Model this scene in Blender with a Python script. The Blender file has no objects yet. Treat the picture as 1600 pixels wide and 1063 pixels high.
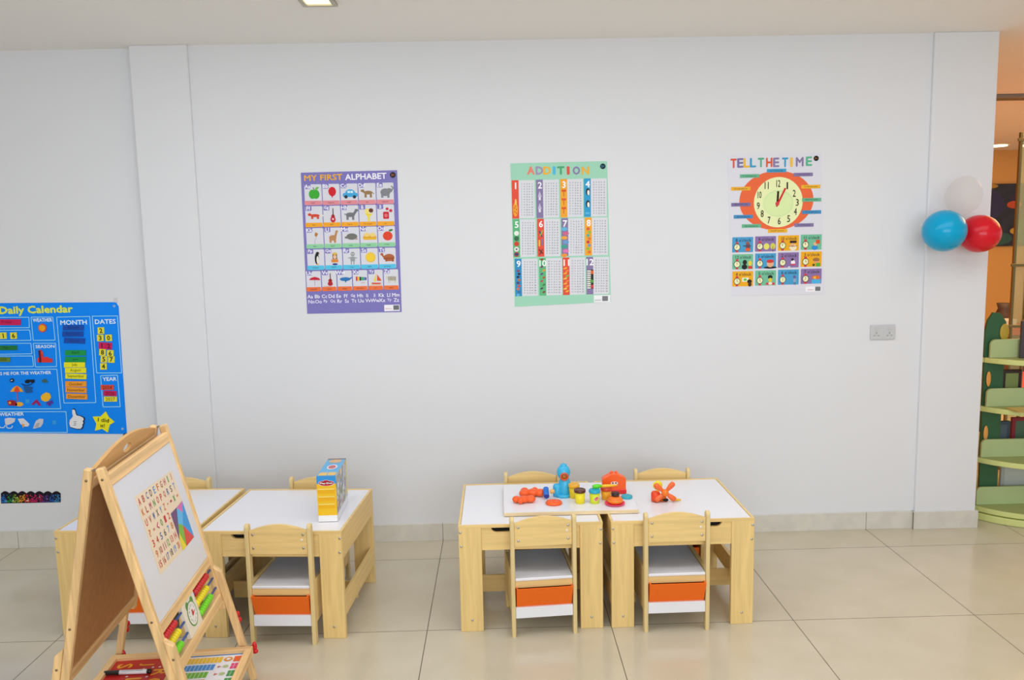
import bpy, bmesh, math, random
from mathutils import Vector, Matrix
S = bpy.context.scene
COL = S.collection
random.seed(4)

# ------------------------------------------------------------------ camera
FPX, PITCH, ROLL, YAW, CAMH = 1276.26, .1246, -.0204, .0165, 1.686
_cp, _sp, _cy, _sy = math.cos(PITCH), math.sin(PITCH), math.cos(YAW), math.sin(YAW)
FWD = Vector((_sy*_cp, _cy*_cp, -_sp)); _rt = Vector((_cy, -_sy, 0)); _up = _rt.cross(FWD)
_c, _s = math.cos(ROLL), math.sin(ROLL)
RGT = _rt*_c + _up*_s; UPV = -_rt*_s + _up*_c
CAM = Vector((0, 0, CAMH))
cd = bpy.data.cameras.new('camera'); cam = bpy.data.objects.new('camera', cd); COL.objects.link(cam)
cd.sensor_width = 36; cd.lens = FPX/1600*36; cd.clip_start = .05; cd.clip_end = 100
m = Matrix.Identity(4)
for i in range(3):
    m[i][0], m[i][1], m[i][2], m[i][3] = RGT[i], UPV[i], -FWD[i], CAM[i]
cam.matrix_world = m
S.camera = cam

# ------------------------------------------------------------------ light and exposure
S.view_settings.view_transform = 'Standard'; S.view_settings.look = 'None'
S.view_settings.gamma = 1; S.view_settings.exposure = -0.08
S.view_settings.use_curve_mapping = False
w = bpy.data.worlds.new('world'); S.world = w; w.use_nodes = True
w.node_tree.nodes['Background'].inputs[0].default_value = (.90, .95, 1, 1)
w.node_tree.nodes['Background'].inputs[1].default_value = .72
def area(name, loc, target, sx, sy, watts, col):
    d = bpy.data.lights.new(name, 'AREA'); d.shape = 'RECTANGLE'; d.size = sx; d.size_y = sy
    d.energy = watts; d.color = col
    o = bpy.data.objects.new(name, d); COL.objects.link(o); o.location = loc
    o.rotation_euler = (Vector(target)-Vector(loc)).to_track_quat('-Z', 'Y').to_euler()
    return o
area("shopfront_daylight", (.6, -2.2, 1.75), (.6, 4.4, 1.0), 4.4, 1.7, 114, (.835, .92, 1))
area("ceiling_lamps", (.3, 2.6, 2.69), (.3, 2.6, 0), 5.2, 1.4, 52, (.89, .94, 1))
area('hall_warm_fill', (4.3, 5.0, 2.66), (4.3, 5.0, 0), 1.4, 1.4, 15, (1, .62, .30))  # added warm fill without a fixture, for orange spill on floor and shelf
area('hall_lamp', (5.2, 7.0, 2.66), (5.2, 7.0, 0), 1.6, 4.0, 150, (1, .63, .29))

# ------------------------------------------------------------------ materials
def lin(h):
    h = h.lstrip('#'); o = []
    for i in (0, 2, 4):
        c = int(h[i:i+2], 16)/255
        o.append(c/12.92 if c <= .04045 else ((c+.055)/1.055)**2.4)
    return o
MATS = {}
def C(hx, rough=.5, kind='plain', spec=.5, **k):
    key = (hx, rough, kind, spec, tuple(sorted(k.items())))
    if key in MATS: return MATS[key]
    mt = bpy.data.materials.new(kind + '_' + hx.strip('#')); mt.use_nodes = True
    nt = mt.node_tree; b = nt.nodes['Principled BSDF']
    col = lin(hx)
    b.inputs['Base Color'].default_value = (*col, 1)
    b.inputs['Roughness'].default_value = rough
    b.inputs['Specular IOR Level'].default_value = spec
    N, Lk = nt.nodes.new, nt.links.new
    def tex(scale, nscale, detail=3, dist=0):
        tc = N('ShaderNodeTexCoord'); mp = N('ShaderNodeMapping'); mp.inputs['Scale'].default_value = scale
        Lk(tc.outputs['Object'], mp.inputs[0])
        nz = N('ShaderNodeTexNoise'); nz.inputs['Scale'].default_value = nscale
        nz.inputs['Detail'].default_value = detail; nz.inputs['Distortion'].default_value = dist
        Lk(mp.outputs[0], nz.inputs['Vector']); return nz
    def ramp(src, c0, c1, p0=.35, p1=.65):
        r = N('ShaderNodeValToRGB'); e = r.color_ramp.elements
        e[0].position = p0; e[0].color = (*c0, 1); e[1].position = p1; e[1].color = (*c1, 1)
        Lk(src, r.inputs[0]); return r
    if kind.startswith('wood'):
        ax = kind[-1]; sc = {'x': (1.5, 30, 30), 'y': (30, 1.5, 30), 'z': (30, 30, 1.5)}[ax]
        amt = k.get('amt', .1)
        nz = tex(sc, k.get('ns', 2.2), 5, .6)
        r = ramp(nz.outputs['Fac'], [c*(1-amt) for c in col], [min(1, c*(1+amt*.6)) for c in col])
        Lk(r.outputs[0], b.inputs['Base Color'])
    elif kind == 'paint':
        nz = tex((1, 1, 1), 60, 4)
        bp = N('ShaderNodeBump'); bp.inputs['Strength'].default_value = .03; bp.inputs['Distance'].default_value = .002
        Lk(nz.outputs['Fac'], bp.inputs['Height']); Lk(bp.outputs[0], b.inputs['Normal'])
        n2 = tex((1, 1, 1), .8, 2)
        r = ramp(n2.outputs['Fac'], [c*.985 for c in col], col); Lk(r.outputs[0], b.inputs['Base Color'])
    elif kind == 'cloth':
        nz = tex((1, 1, 1), 900, 2)
        r = ramp(nz.outputs['Fac'], [c*.9 for c in col], [min(1, c*1.06) for c in col]); Lk(r.outputs[0], b.inputs['Base Color'])
    elif kind == 'speckle':
        nz = tex((1, 1, 1), k.get('ns', 90), 5)
        a = k.get('amt', .08)
        r = ramp(nz.outputs['Fac'], [c*(1-a) for c in col], [min(1, c*(1+a)) for c in col]); Lk(r.outputs[0], b.inputs['Base Color'])
    elif kind == 'clear':
        b.inputs['Alpha'].default_value = k.get('alpha', .3); b.inputs['Roughness'].default_value = .08
    elif kind == 'metal':
        b.inputs['Metallic'].default_value = 1
    elif kind == 'glow':
        b.inputs['Emission Color'].default_value = (*col, 1); b.inputs['Emission Strength'].default_value = k.get('e', 3)
    MATS[key] = mt; return mt

# ------------------------------------------------------------------ mesh builder
def V(*a): return Vector(a)
class MB:
    def __init__(s): s.bm = bmesh.new(); s.mats = []
    def mi(s, mt):
        if mt not in s.mats: s.mats.append(mt)
        return s.mats.index(mt)
    def face(s, pts, mt, smooth=False):
        f = s.bm.faces.new([s.bm.verts.new(p) for p in pts]); f.material_index = s.mi(mt); f.smooth = smooth; return f
    def box(s, lo, hi, mt, bev=.0015, xf=None, seg=1):
        lo, hi = Vector(lo), Vector(hi); n0 = set(s.bm.faces)
        r = bmesh.ops.create_cube(s.bm, size=1); vs = r['verts']
        for v in vs: v.co = Vector([lo[i]+(v.co[i]+.5)*(hi[i]-lo[i]) for i in range(3)])
        if bev:
            es = list({e for v in vs for e in v.link_edges})
            bmesh.ops.bevel(s.bm, geom=es, offset=min(bev, .45*min(abs(hi[i]-lo[i]) for i in range(3))), segments=seg, affect='EDGES', profile=.5)
        fs = [f for f in s.bm.faces if f not in n0]; k = s.mi(mt)
        for f in fs: f.material_index = k
        if xf:
            for v in {v for f in fs for v in f.verts}: v.co = xf @ v.co
        return s
    def prism(s, pts, d, mt, bev=0, holes=None, smooth=False):
        """outline pts (3D, planar) extruded by the vector d"""
        d = Vector(d); k = s.mi(mt); pts = [Vector(p) for p in pts]
        a = [s.bm.verts.new(p) for p in pts]; b = [s.bm.verts.new(p+d) for p in pts]
        fs = [s.bm.faces.new(a[::-1]), s.bm.faces.new(b)]
        n = len(a)
        for i in range(n):
            f = s.bm.faces.new((a[i], a[(i+1) % n], b[(i+1) % n], b[i])); f.smooth = smooth; fs.append(f)
        for f in fs: f.material_index = k
        if bev:
            es = list({e for f in fs[:2] for e in f.edges})
            n0 = set(s.bm.faces)
            bmesh.ops.bevel(s.bm, geom=es, offset=bev, segments=1, affect='EDGES')
            for f in s.bm.faces:
                if f not in n0: f.material_index = k
        return s
    def ring(s, outer, inner, d, mt):
        """flat ring between two outlines of the same count, extruded by d"""
        d = Vector(d); k = s.mi(mt); n = len(outer)
        o0 = [s.bm.verts.new(p) for p in outer]; i0 = [s.bm.verts.new(p) for p in inner]
        o1 = [s.bm.verts.new(Vector(p)+d) for p in outer]; i1 = [s.bm.verts.new(Vector(p)+d) for p in inner]
        for j in range(n):
            q = (j+1) % n
            for f in ((o0[q], o0[j], i0[j], i0[q]), (o1[j], o1[q], i1[q], i1[j]), (o0[j], o0[q], o1[q], o1[j]), (i0[q], i0[j], i1[j], i1[q])):
                s.bm.faces.new(f).material_index = k
        return s
    def lathe(s, prof, mt, xf=None, n=24, smooth=True, cap=True):
        """profile [(r, z)] turned about z; xf places it"""
        k = s.mi(mt); xf = xf or Matrix.Identity(4); rings = []
        for r, z in prof:
            rings.append([s.bm.verts.new(xf @ Vector((r*math.cos(2*math.pi*i/n), r*math.sin(2*math.pi*i/n), z))) for i in range(n)])
        for a, b in zip(rings, rings[1:]):
            for i in range(n):
                f = s.bm.faces.new((a[i], a[(i+1) % n], b[(i+1) % n], b[i])); f.smooth = smooth; f.material_index = k
        if cap:
            for rg in (rings[0][::-1], rings[-1]):
                f = s.bm.faces.new(rg); f.material_index = k
        return s
    def ell(s, c, r, mt, xf=None, u=20, v=12):
        k = s.mi(mt); M = Matrix.Translation(c) @ (xf or Matrix.Identity(4)) @ Matrix.Diagonal((*r, 1)); n0 = set(s.bm.faces)
        bmesh.ops.create_uvsphere(s.bm, u_segments=u, v_segments=v, radius=1, matrix=M)
        for f in s.bm.faces:
            if f not in n0: f.material_index = k; f.smooth = True
        return s
    def tube(s, pts, r, mt, n=8):
        pts = [Vector(p) for p in pts]; k = s.mi(mt); rings = []
        for i, p in enumerate(pts):
            t = (pts[min(i+1, len(pts)-1)]-pts[max(i-1, 0)]).normalized()
            u = t.orthogonal().normalized()
            if rings:
                u = (pu - t*pu.dot(t)).normalized()
            pu = u; w_ = t.cross(u); rr = r[i] if isinstance(r, (list, tuple)) else r
            rings.append([s.bm.verts.new(p+(u*math.cos(2*math.pi*j/n)+w_*math.sin(2*math.pi*j/n))*rr) for j in range(n)])
        for a, b in zip(rings, rings[1:]):
            for j in range(n):
                f = s.bm.faces.new((a[j], a[(j+1) % n], b[(j+1) % n], b[j])); f.smooth = True; f.material_index = k
        for rg in (rings[0][::-1], rings[-1]): s.bm.faces.new(rg).material_index = k
        return s
    def text(s, txt, org, ux, uy, wid, hgt, mt, bold=0, align='c'):
        """flat lettering: org = centre (or left) of its box, ux/uy unit vectors; fitted to wid x hgt (wid None keeps its shape)"""
        vs, ps = glyphs(txt)
        if not vs: return s
        x0 = min(v[0] for v in vs); x1 = max(v[0] for v in vs); y0 = min(v[1] for v in vs); y1 = max(v[1] for v in vs)
        sy = hgt/(y1-y0); sx = sy if wid is None else wid/(x1-x0)
        cx = (x0+x1)/2 if align == 'c' else x0
        k = s.mi(mt); org, ux, uy = Vector(org), Vector(ux), Vector(uy)
        b = bold*.8                                     # heavier strokes: the same letter struck again a hair aside
        nz = ux.cross(uy).normalized()
        for q, (ox, oy) in enumerate(((0, 0), (b, 0), (-b, 0), (0, b), (0, -b)) if b else ((0, 0),)):
            nv = [s.bm.verts.new(org+nz*(q*2.5e-5)+ux*(((v[0]-cx)*sx+ox*sy))+uy*((v[1]-(y0+y1)/2+oy)*sy)) for v in vs]
            for p in ps:
                try: s.bm.faces.new([nv[i] for i in p]).material_index = k
                except ValueError: pass
        return s
    def build(s, name, parent=None, origin=None, **kw):
        me = bpy.data.meshes.new(name)
        if origin is not None: bmesh.ops.translate(s.bm, verts=s.bm.verts, vec=-Vector(origin))
        s.bm.normal_update(); s.bm.to_mesh(me); s.bm.free()
        for mt in s.mats: me.materials.append(mt)
        o = bpy.data.objects.new(name, me); COL.objects.link(o)
        if origin is not None: o.location = origin
        if parent is not None: o.parent = parent
        return o
GL = {}
def glyphs(txt):
    key = txt
    if key not in GL:
        c = bpy.data.curves.new('lettering', 'FONT'); c.body = txt; c.resolution_u = 2
        o = bpy.data.objects.new('lettering', c); me = bpy.data.meshes.new_from_object(o)
        GL[key] = ([tuple(v.co) for v in me.vertices], [tuple(p.vertices) for p in me.polygons])
        bpy.data.objects.remove(o); bpy.data.curves.remove(c); bpy.data.meshes.remove(me)
    return GL[key]

def tag(o, label, cat, group=None):
    o['label'] = label; o['category'] = cat
    if group: o['group'] = group
    return o
def thing(name, label, cat, loc=(0, 0, 0), rz=0, group=None):
    o = bpy.data.objects.new(name, None); COL.objects.link(o); o.empty_display_size = .05
    o.location = loc; o.rotation_euler = (0, 0, rz); return tag(o, label, cat, group)
def struct(o): o['kind'] = 'structure'; return o
def dup(root, loc, rz, label, group=None):
    r = root.copy(); COL.objects.link(r); r.location = loc; r.rotation_euler = (0, 0, rz); tag(r, label, root['category'], group)
    for ch in root.children:
        c_ = ch.copy(); COL.objects.link(c_); c_.parent = r
        for g in ch.children:
            d_ = g.copy(); COL.objects.link(d_); d_.parent = c_
    return r
def circ(c, r, ux, uz, n=20, a0=0, a1=2*math.pi, ry=None):
    c, ux, uz = Vector(c), Vector(ux), Vector(uz); ry = r if ry is None else ry
    e = n if abs(a1-a0-2*math.pi) < 1e-6 else n-1
    return [c+ux*(r*math.cos(a0+(a1-a0)*i/e))+uz*(ry*math.sin(a0+(a1-a0)*i/e)) for i in range(n)]
X, Y, Z = V(1, 0, 0), V(0, 1, 0), V(0, 0, 1)

# ------------------------------------------------------------------ the room
CEIL = 2.716; YW = 4.445; YL = 4.5; YP = 4.425; TILE = .8; TX = -.338; TY = 3.371
WALL = C('#e3e3e6', .75, 'paint', .3)
# floor with glossy tiles and thin grout
def floor_mat():
    mt = bpy.data.materials.new('glossy_tile'); mt.use_nodes = True; nt = mt.node_tree; b = nt.nodes['Principled BSDF']
    N, Lk = nt.nodes.new, nt.links.new
    tc = N('ShaderNodeTexCoord'); sx = N('ShaderNodeSeparateXYZ'); Lk(tc.outputs['Object'], sx.inputs[0])
    def mth(op, a, b_=None):
        n = N('ShaderNodeMath'); n.operation = op
        for i, q in enumerate((a, b_)):
            if q is None: continue
            if isinstance(q, (int, float)): n.inputs[i].default_value = q
            else: Lk(q, n.inputs[i])
        return n.outputs[0]
    ds = []; ids = []
    for ax, off in ((0, TX), (1, TY)):
        t = mth('DIVIDE', mth('SUBTRACT', sx.outputs[ax], off), TILE)
        fr = mth('SUBTRACT', t, mth('FLOOR', mth('ADD', t, .5)))
        ds.append(mth('MULTIPLY', mth('ABSOLUTE', fr), TILE)); ids.append(mth('FLOOR', t))
    g = mth('LESS_THAN', mth('MINIMUM', ds[0], ds[1]), .0017)
    nz = N('ShaderNodeTexNoise'); nz.inputs['Scale'].default_value = 5; nz.inputs['Detail'].default_value = 6; Lk(tc.outputs['Object'], nz.inputs['Vector'])
    r = N('ShaderNodeValToRGB'); e = r.color_ramp.elements
    e[0].position = .3; e[0].color = (*lin('#c7bca4'), 1); e[1].position = .7; e[1].color = (*lin('#cfc4ae'), 1)
    Lk(nz.outputs['Fac'], r.inputs[0])
    mx = N('ShaderNodeMix'); mx.data_type = 'RGBA'; Lk(g, mx.inputs[0]); Lk(r.outputs[0], mx.inputs[6]); mx.inputs[7].default_value = (*lin('#5a5248'), 1)
    Lk(mx.outputs[2], b.inputs['Base Color'])
    rg = mth('ADD', mth('MULTIPLY', g, .5), .16); Lk(rg, b.inputs['Roughness'])
    b.inputs['Specular IOR Level'].default_value = .45
    return mt
mb = MB(); mb.box((-6, -4, -.08), (12, 14, 0), floor_mat(), 0); struct(mb.build('floor'))
mb = MB(); mb.box((-6, -4, CEIL), (12, 14, CEIL+.1), C('#f8f5f1', .8, 'paint', .3), 0); struct(mb.build('ceiling'))
mb = MB()
mb.box((-1.585, YW, 0), (2.34, YW+.2, CEIL), WALL, 0)
mb.box((-1.885, YP, 0), (-1.585, YW+.2, CEIL), WALL, .004)
mb.box((2.335, YP, 0), (2.68, YW+.2, CEIL), WALL, .004)
struct(mb.build('wall_back'))
mb = MB(); mb.box((-6, YL, 0), (-1.885, YL+.15, CEIL), WALL, 0); struct(mb.build('wall_left'))
HALL = C('#e3aa62', .7, 'paint', .3)
mb = MB(); mb.box((2.2, 11, 0), (12, 11.2, CEIL), HALL, 0); struct(mb.build('wall_far'))
mb = MB(); mb.box((2.0, YW+.2, 0), (2.2, 11.2, CEIL), HALL, 0); struct(mb.build('wall_hall'))
# baseboard of floor tile, jointed where the floor is
BASE = C('#d6d1c6', .25, 'speckle', .5, ns=14, amt=.05); JOINT = C('#7b7468', .7)
def baseboard(name, segs):
    mb = MB()
    for x0, x1, y in segs:
        cuts = [x0]+[TX+TILE*i for i in range(-8, 8) if x0 < TX+TILE*i < x1]+[x1]
        for a, b in zip(cuts, cuts[1:]):
            mb.box((a+.0012, y-.012, 0), (b-.0012, y-.0004, .1), BASE, .001)
        mb.box((x0, y-.009, 0), (x1, y-.0004, .098), JOINT, 0)
    return struct(mb.build(name))
baseboard('baseboard_back', [(-1.585, 2.335, YW), (2.323, 2.692, YP), (-1.89, -1.573, YP)])
baseboard('baseboard_left', [(-6, -1.89, YL)])
mb = MB(); mb.box((2.6805, YP, 0), (2.692, YW+.2, .1), BASE, .001); mb.box((2.323, YP, 0), (2.3345, YW, .1), BASE, .001); struct(mb.build('trim_1'))

# recessed ceiling light
t = thing('ceiling_light', 'small square recessed ceiling light with metal rim above the purple poster', 'ceiling light', (-.745, 3.665, CEIL))
mb = MB(); sq = lambda h, z: [V(-h, -h, z), V(h, -h, z), V(h, h, z), V(-h, h, z)]
mb.ring(sq(.075, -.012), sq(.055, -.012), (0, 0, .0118), C('#b8b09a', .35, 'metal')); mb.build('rim', t)
mb = MB(); mb.box((-.0545, -.0545, -.006), (.0545, .0545, -.0005), C('#fff3c8', .4, 'glow', e=1.2), 0); mb.build('diffuser', t)
mb = MB(); mb.box((3.2, 6.45, CEIL-.03), (8, 6.6, CEIL-.0005), C('#8f8c86', .4, 'metal'), .003)
tag(mb.build('ceiling_track', origin=(5, 6.5, CEIL-.03)), 'grey metal track across the hall ceiling behind the right pillar', 'ceiling track')
for i, (x, y) in enumerate(((6.34, 10.4), (6.78, 10.4))):
    mb = MB(); mb.lathe([(.11, -.012), (.11, -.0005)], C('#ffe9c0', .4, 'glow', e=4), Matrix.Translation((x, y, CEIL)))
    tag(mb.build('downlight', origin=(x, y, CEIL-.012)), ['round glowing downlight in the hall ceiling, left one by the pillar edge', 'round glowing downlight in the hall ceiling, right one at the photo edge'][i], 'downlight', 'hall downlights')

# ------------------------------------------------------------------ kids tables
MAPLE = '#ecca86'; MW = lambda ax: C(MAPLE, .45, 'wood_'+ax, .4, amt=.09)
MEDGE = C('#e2c88e', .5, 'wood_z', .4, amt=.06)
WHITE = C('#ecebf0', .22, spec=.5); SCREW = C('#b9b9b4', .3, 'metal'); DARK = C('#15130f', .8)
def screw(parent, x, y, z, axis, r=.0055):
    """small bolt head facing along axis"""
    mb = MB(); ax = Vector(axis)
    M = Matrix.Translation((x, y, z)) @ ax.to_track_quat('Z', 'Y').to_matrix().to_4x4()
    mb.lathe([(r, 0), (r, .001), (r*.75, .0022), (r*.3, .0024)], SCREW, M, 12)
    return mb.build('screw', parent)
def make_table():
    t = thing('kids_table', '', 'table'); w_, d_, h = .308, .295, .475
    mb = MB(); mb.box((-w_+.011, -d_+.012, h-.014), (w_-.011, d_-.012, h-.002), WHITE, .001); mb.build('tabletop', t)
    mb = MB()
    o = [V(-w_, -d_, h-.012), V(w_, -d_, h-.012), V(w_, d_, h-.012), V(-w_, d_, h-.012)]
    i = [V(-w_+.010, -d_+.011, h-.012), V(w_-.010, -d_+.011, h-.012), V(w_-.010, d_-.011, h-.012), V(-w_+.010, d_-.011, h-.012)]
    mb.ring(o, i, (0, 0, .012), MW('x')); mb.build('rim', t)
    for sx in (-1, 1):
        for sy in (-1, 1):
            x0, x1 = sorted((sx*(w_-.0005), sx*(w_-.098))); y0, y1 = sorted((sy*d_, sy*(d_-.022)))
            mb = MB(); mb.box((x0, y0-.0005, 0), (x1, y1, h-.0125), MW('z'), .0015); lg = mb.build('leg', t)
            for dx, z in ((.008, h-.03), (.011, h-.092)): screw(lg, sx*(w_-dx), sy*(d_+.0005), z, (0, sy, 0))
            screw(lg, sx*(w_-.05), sy*(d_+.0005), .052, (0, sy, 0))
    for sy in (-1, 1):       # aprons with a wide finger notch
        y = sy*(d_-.018); a = w_-.0985; z0, z1 = h-.112, h-.0125; n = .168
        pts = [V(-a, y, z0), V(a, y, z0), V(a, y, z1), V(n, y, z1)]
        pts += [V(n-.024+.024*math.cos(q), y, z1-.021*math.sin(q)) for q in [i*math.pi/16 for i in range(1, 9)]]
        pts += [V(-n+.024-.024*math.cos(q), y, z1-.021*math.sin(q)) for q in [i*math.pi/16 for i in range(8, 0, -1)]]
        pts += [V(-n, y, z1), V(-a, y, z1)]
        mb = MB(); mb.prism(pts, (0, .014*sy, 0), MW('x')); mb.build('apron', t)
    for sx in (-1, 1):
        x0, x1 = sorted((sx*(w_-.0005), sx*(w_-.0165)))
        mb = MB(); mb.box((x0, -d_+.0225, h-.125), (x1, d_-.0225, h-.0125), MW('y'), .001); mb.build('apron', t)
        mb = MB(); mb.box((x0, -d_+.0225, .095), (x1, d_-.0225, .185), MW('y'), .001); mb.build('stretcher', t)
    mb = MB(); mb.box((-w_+.017, -.008, .05), (w_-.017, .004, .13), MW('x'), .001); mb.build('stretcher', t)
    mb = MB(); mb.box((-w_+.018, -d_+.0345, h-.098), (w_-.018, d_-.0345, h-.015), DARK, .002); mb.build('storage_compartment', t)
    return t
TG = 'white topped kids tables'
tb = make_table(); tb.location = (.118, 3.645, 0); tb['label'] = 'white topped maple kids table in the centre, under the left half of the toy board'; tb['group'] = TG
dup(tb, (.768, 3.645, 0), math.radians(.3), 'white topped maple kids table on the right, with the orange windmill toy', TG)
dup(tb, (-.966, 3.636, 0), math.radians(-4.0), 'white topped maple kids table holding the tall yellow and blue box', TG)
dup(tb, (-1.603, 3.690, 0), math.radians(-3.2), 'white topped maple kids table at far left, half hidden by the easel', TG)

# ------------------------------------------------------------------ kids chairs (back towards -y)
ORANGE = C('#fb7320', .7, 'cloth', .2)
def make_chair():
    t = thing('kids_chair', '', 'chair')
    for sx in (-1, 1):
        x0, x1 = sorted((sx*.14, sx*.123))
        prof = [V(x0, -.14, 0), V(x0, -.105, 0), V(x0, -.105, .508)]
        prof += [V(x0, -.1225+.0175*math.cos(q), .508+.0175*math.sin(q)) for q in [i*math.pi/8 for i in range(1, 8)]] + [V(x0, -.14, .508)]
        mb = MB(); mb.prism(prof, (x1-x0, 0, 0), MEDGE, .0025); mb.build('rear_post', t)
        mb = MB(); mb.box((x0, .150, 0), (x1, .185, .27), MW('z'), .002); mb.build('front_leg', t)
        mb = MB(); mb.box((x0+.0015, -.1185, .085), (x1-.0015, .1495, .268), MW('y'), .002); mb.build('side_panel', t)
    a = .1225; pts = [V(-a, -.1335, .395), V(a, -.1335, .395)]
    pts += [V(a-2*a*i/14, -.1335, .497+.026*math.sin(math.pi*i/14)) for i in range(15)]
    mb = MB(); mb.prism(pts, (0, .015, 0), MW('x'), .002); bk = mb.build('backrest', t)
    for sx in (-1, 1):
        for z in (.423, .481): screw(bk, sx*.106, -.1335, z, (0, -1, 0))
    mb = MB(); mb.lathe([(.005, 0), (.005, .001), (.003, .0018)], C('#efe9da', .5), Matrix.Translation((.1, -.1335, .458)) @ Matrix.Rotation(math.pi/2, 4, 'X'), 12); mb.build('screw_cap', bk)
    mb = MB(); mb.box((-.1222, -.136, .246), (.1222, .183, .258), WHITE, .002); mb.build('seat', t)
    mb = MB(); mb.box((-.1222, -.1345, .216), (.1222, -.121, .2455), MW('x'), .001); mb.build('rear_rail', t)
    mb = MB(); mb.box((-.1222, -.1365, .082), (.1222, -.124, .13), WHITE, .001); mb.build('rear_slat', t)
    mb = MB(); mb.box((-.1215, -.1235, .085), (.1215, .17, .096), WHITE, .001); mb.build('storage_shelf', t)
    mb = MB()                                              # open fabric bin, slightly tapered
    for p0, p1, q0, q1 in (((-.118, -.112), (.118, -.112), (-.119, -.163), (.119, -.163)), ((.118, -.112), (.118, .163), (.119, -.163), (.119, .171)),
                           ((.118, .163), (-.118, .163), (.119, .171), (-.119, .171)), ((-.118, .163), (-.118, -.112), (-.119, .171), (-.119, -.163))):
        mb.face([V(*p0, .097), V(*p1, .097), V(*q1, .222), V(*q0, .222)], ORANGE)
        i = .96; mb.face([V(q0[0]*i, q0[1]*i, .222), V(q1[0]*i, q1[1]*i, .222), V(p1[0]*i, p1[1]*i, .1), V(p0[0]*i, p0[1]*i, .1)], ORANGE)
        mb.face([V(*q0, .222), V(*q1, .222), V(q1[0]*i, q1[1]*i, .222), V(q0[0]*i, q0[1]*i, .222)], ORANGE)
    mb.face([V(-.118, -.112, .097), V(-.118, .163, .097), V(.118, .163, .097), V(.118, -.112, .097)], ORANGE)
    mb.face([V(-.114, -.108, .1), V(.114, -.108, .1), V(.114, .158, .1), V(-.114, .158, .1)], ORANGE)
    mb.build('storage_bin', t)
    return t
CG = 'kids chairs around the tables'
ch = make_chair(); ch['group'] = CG
def back_at(x, y, deg):           # centre of a chair whose back plane centre stands at x, y
    r = math.radians(deg); return (x-.14*math.sin(r), y+.14*math.cos(r), 0)
ch.location = back_at(.170, 3.296, 4.6); ch.rotation_euler.z = math.radians(4.6)
ch['label'] = 'maple kids chair with orange bin at the front of the centre table'
dup(ch, back_at(.735, 3.300, 1.0), math.radians(1.0), 'maple kids chair with orange bin at the front of the right table', CG)
dup(ch, back_at(-.936, 3.278, -3.5), math.radians(-3.5), 'maple kids chair with orange bin in front of the table with the tall box', CG)
dup(ch, back_at(-1.60, 3.335, -2), math.radians(-2), 'kids chair seen only through the legs of the easel', CG)
B = math.pi
dup(ch, back_at(.152, 3.985, 180), B, 'kids chair behind the centre table, arched back beside the blue toy', CG)
dup(ch, back_at(.803, 3.985, 180), B, 'kids chair behind the right table, arched back behind the orange windmill', CG)
dup(ch, back_at(-.915, 3.985, 176), B-math.radians(4), 'kids chair behind the tall yellow and blue box, only its back showing', CG)
dup(ch, back_at(-1.600, 4.035, 177), B-math.radians(3), 'kids chair behind the far left table, back cut by the easel edge', CG)

# ------------------------------------------------------------------ easel
PINE = '#eec48a'; PN = lambda ax: C(PINE, .5, 'wood_'+ax, .4, amt=.2, ns=1.6)
EZ, EYAW, T1, T2, EP = 1.0229, .0766, .2345, .1831, .0265
eas = thing('easel', 'pine double-sided kids easel with whiteboard, abacus and trays in the left foreground', 'easel', (-1.2181, 2.393, 0), EYAW)
def EPT(sg, s, d, off):
    th = T1 if sg > 0 else T2
    return V(sg*(math.sin(th)*d+math.cos(th)*off+.003), s, EZ-math.cos(th)*d+math.sin(th)*off)
def EM(sg):
    """panel frame: local (s, d, off) to easel space"""
    o = EPT(sg, 0, 0, 0); a = EPT(sg, 1, 0, 0)-o; b = EPT(sg, 0, 1, 0)-o; c_ = EPT(sg, 0, 0, 1)-o
    M_ = Matrix.Identity(4)
    for i in range(3): M_[i][0], M_[i][1], M_[i][2], M_[i][3] = a[i], b[i], c_[i], o[i]
    return M_
def ebar(name, sg, lo, hi, mt, bev=.003, parent=None):
    mb = MB(); mb.box(lo, hi, mt, bev, EM(sg)); return mb.build(name, parent or eas)
def bolt(parent, sg, s, d, off, axis, r=.004):
    mb = MB(); M_ = EM(sg); p = M_ @ V(s, d, off); a = (M_.to_3x3() @ Vector(axis)).normalized()
    mb.lathe([(r, 0), (r, .001), (r*.5, .0016)], C('#8a7c62', .4, 'metal'), Matrix.Translation(p) @ a.to_track_quat('Z', 'Y').to_matrix().to_4x4(), 10); return mb.build('bolt', parent)
RED = C('#d8181f', .35)
for sg in (1, -1):
    end = 1.0229/math.cos(T1 if sg > 0 else T2)
    for s0, s1, face in ((0, .024, -1), (.574, .6, 1)):
        po = ebar('post', sg, (s0, 0, 0), (s1, .745 if sg > 0 else .712, EP), PN('z'), .004)
        sx = s0 if face < 0 else s1
        for d in (.035, .505): bolt(po, sg, sx, d, EP*.5, (face, 0, 0))
        mb = MB(); off1 = EP+.024                          # outer lower leg with slanted top
        a = [(.572, EP+.0005), (.60, off1), (end, off1), (end, EP+.0005)]
        M_ = EM(sg); mb.prism([M_ @ V(s0, d, o) for d, o in a], M_.to_3x3() @ V(s1-s0, 0, 0), PN('z'), .002)
        bot = min(v.co.z for v in mb.bm.verts)
        for v in mb.bm.verts:
            if v.co.z < .03: v.co.z = max(v.co.z, 0)
        lg = mb.build('lower_leg', eas)
        bolt(lg, sg, sx, .64, EP+.012, (face, 0, 0))
        # red wing screw on the outer side of the leg
        mb = MB(); mv = lambda ds, dd, do: M_ @ V(sx+face*ds, .81+dd, EP+.012+do)
        mb.tube([mv(.0005, 0, 0), mv(.026, 0, 0)], .006, RED, 8)
        for q in (-1, 1): mb.ell(mv(.030, q*.012, 0), (.012, .008, .013), RED, u=10, v=8)
        mb.build('wing_screw', lg)
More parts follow.
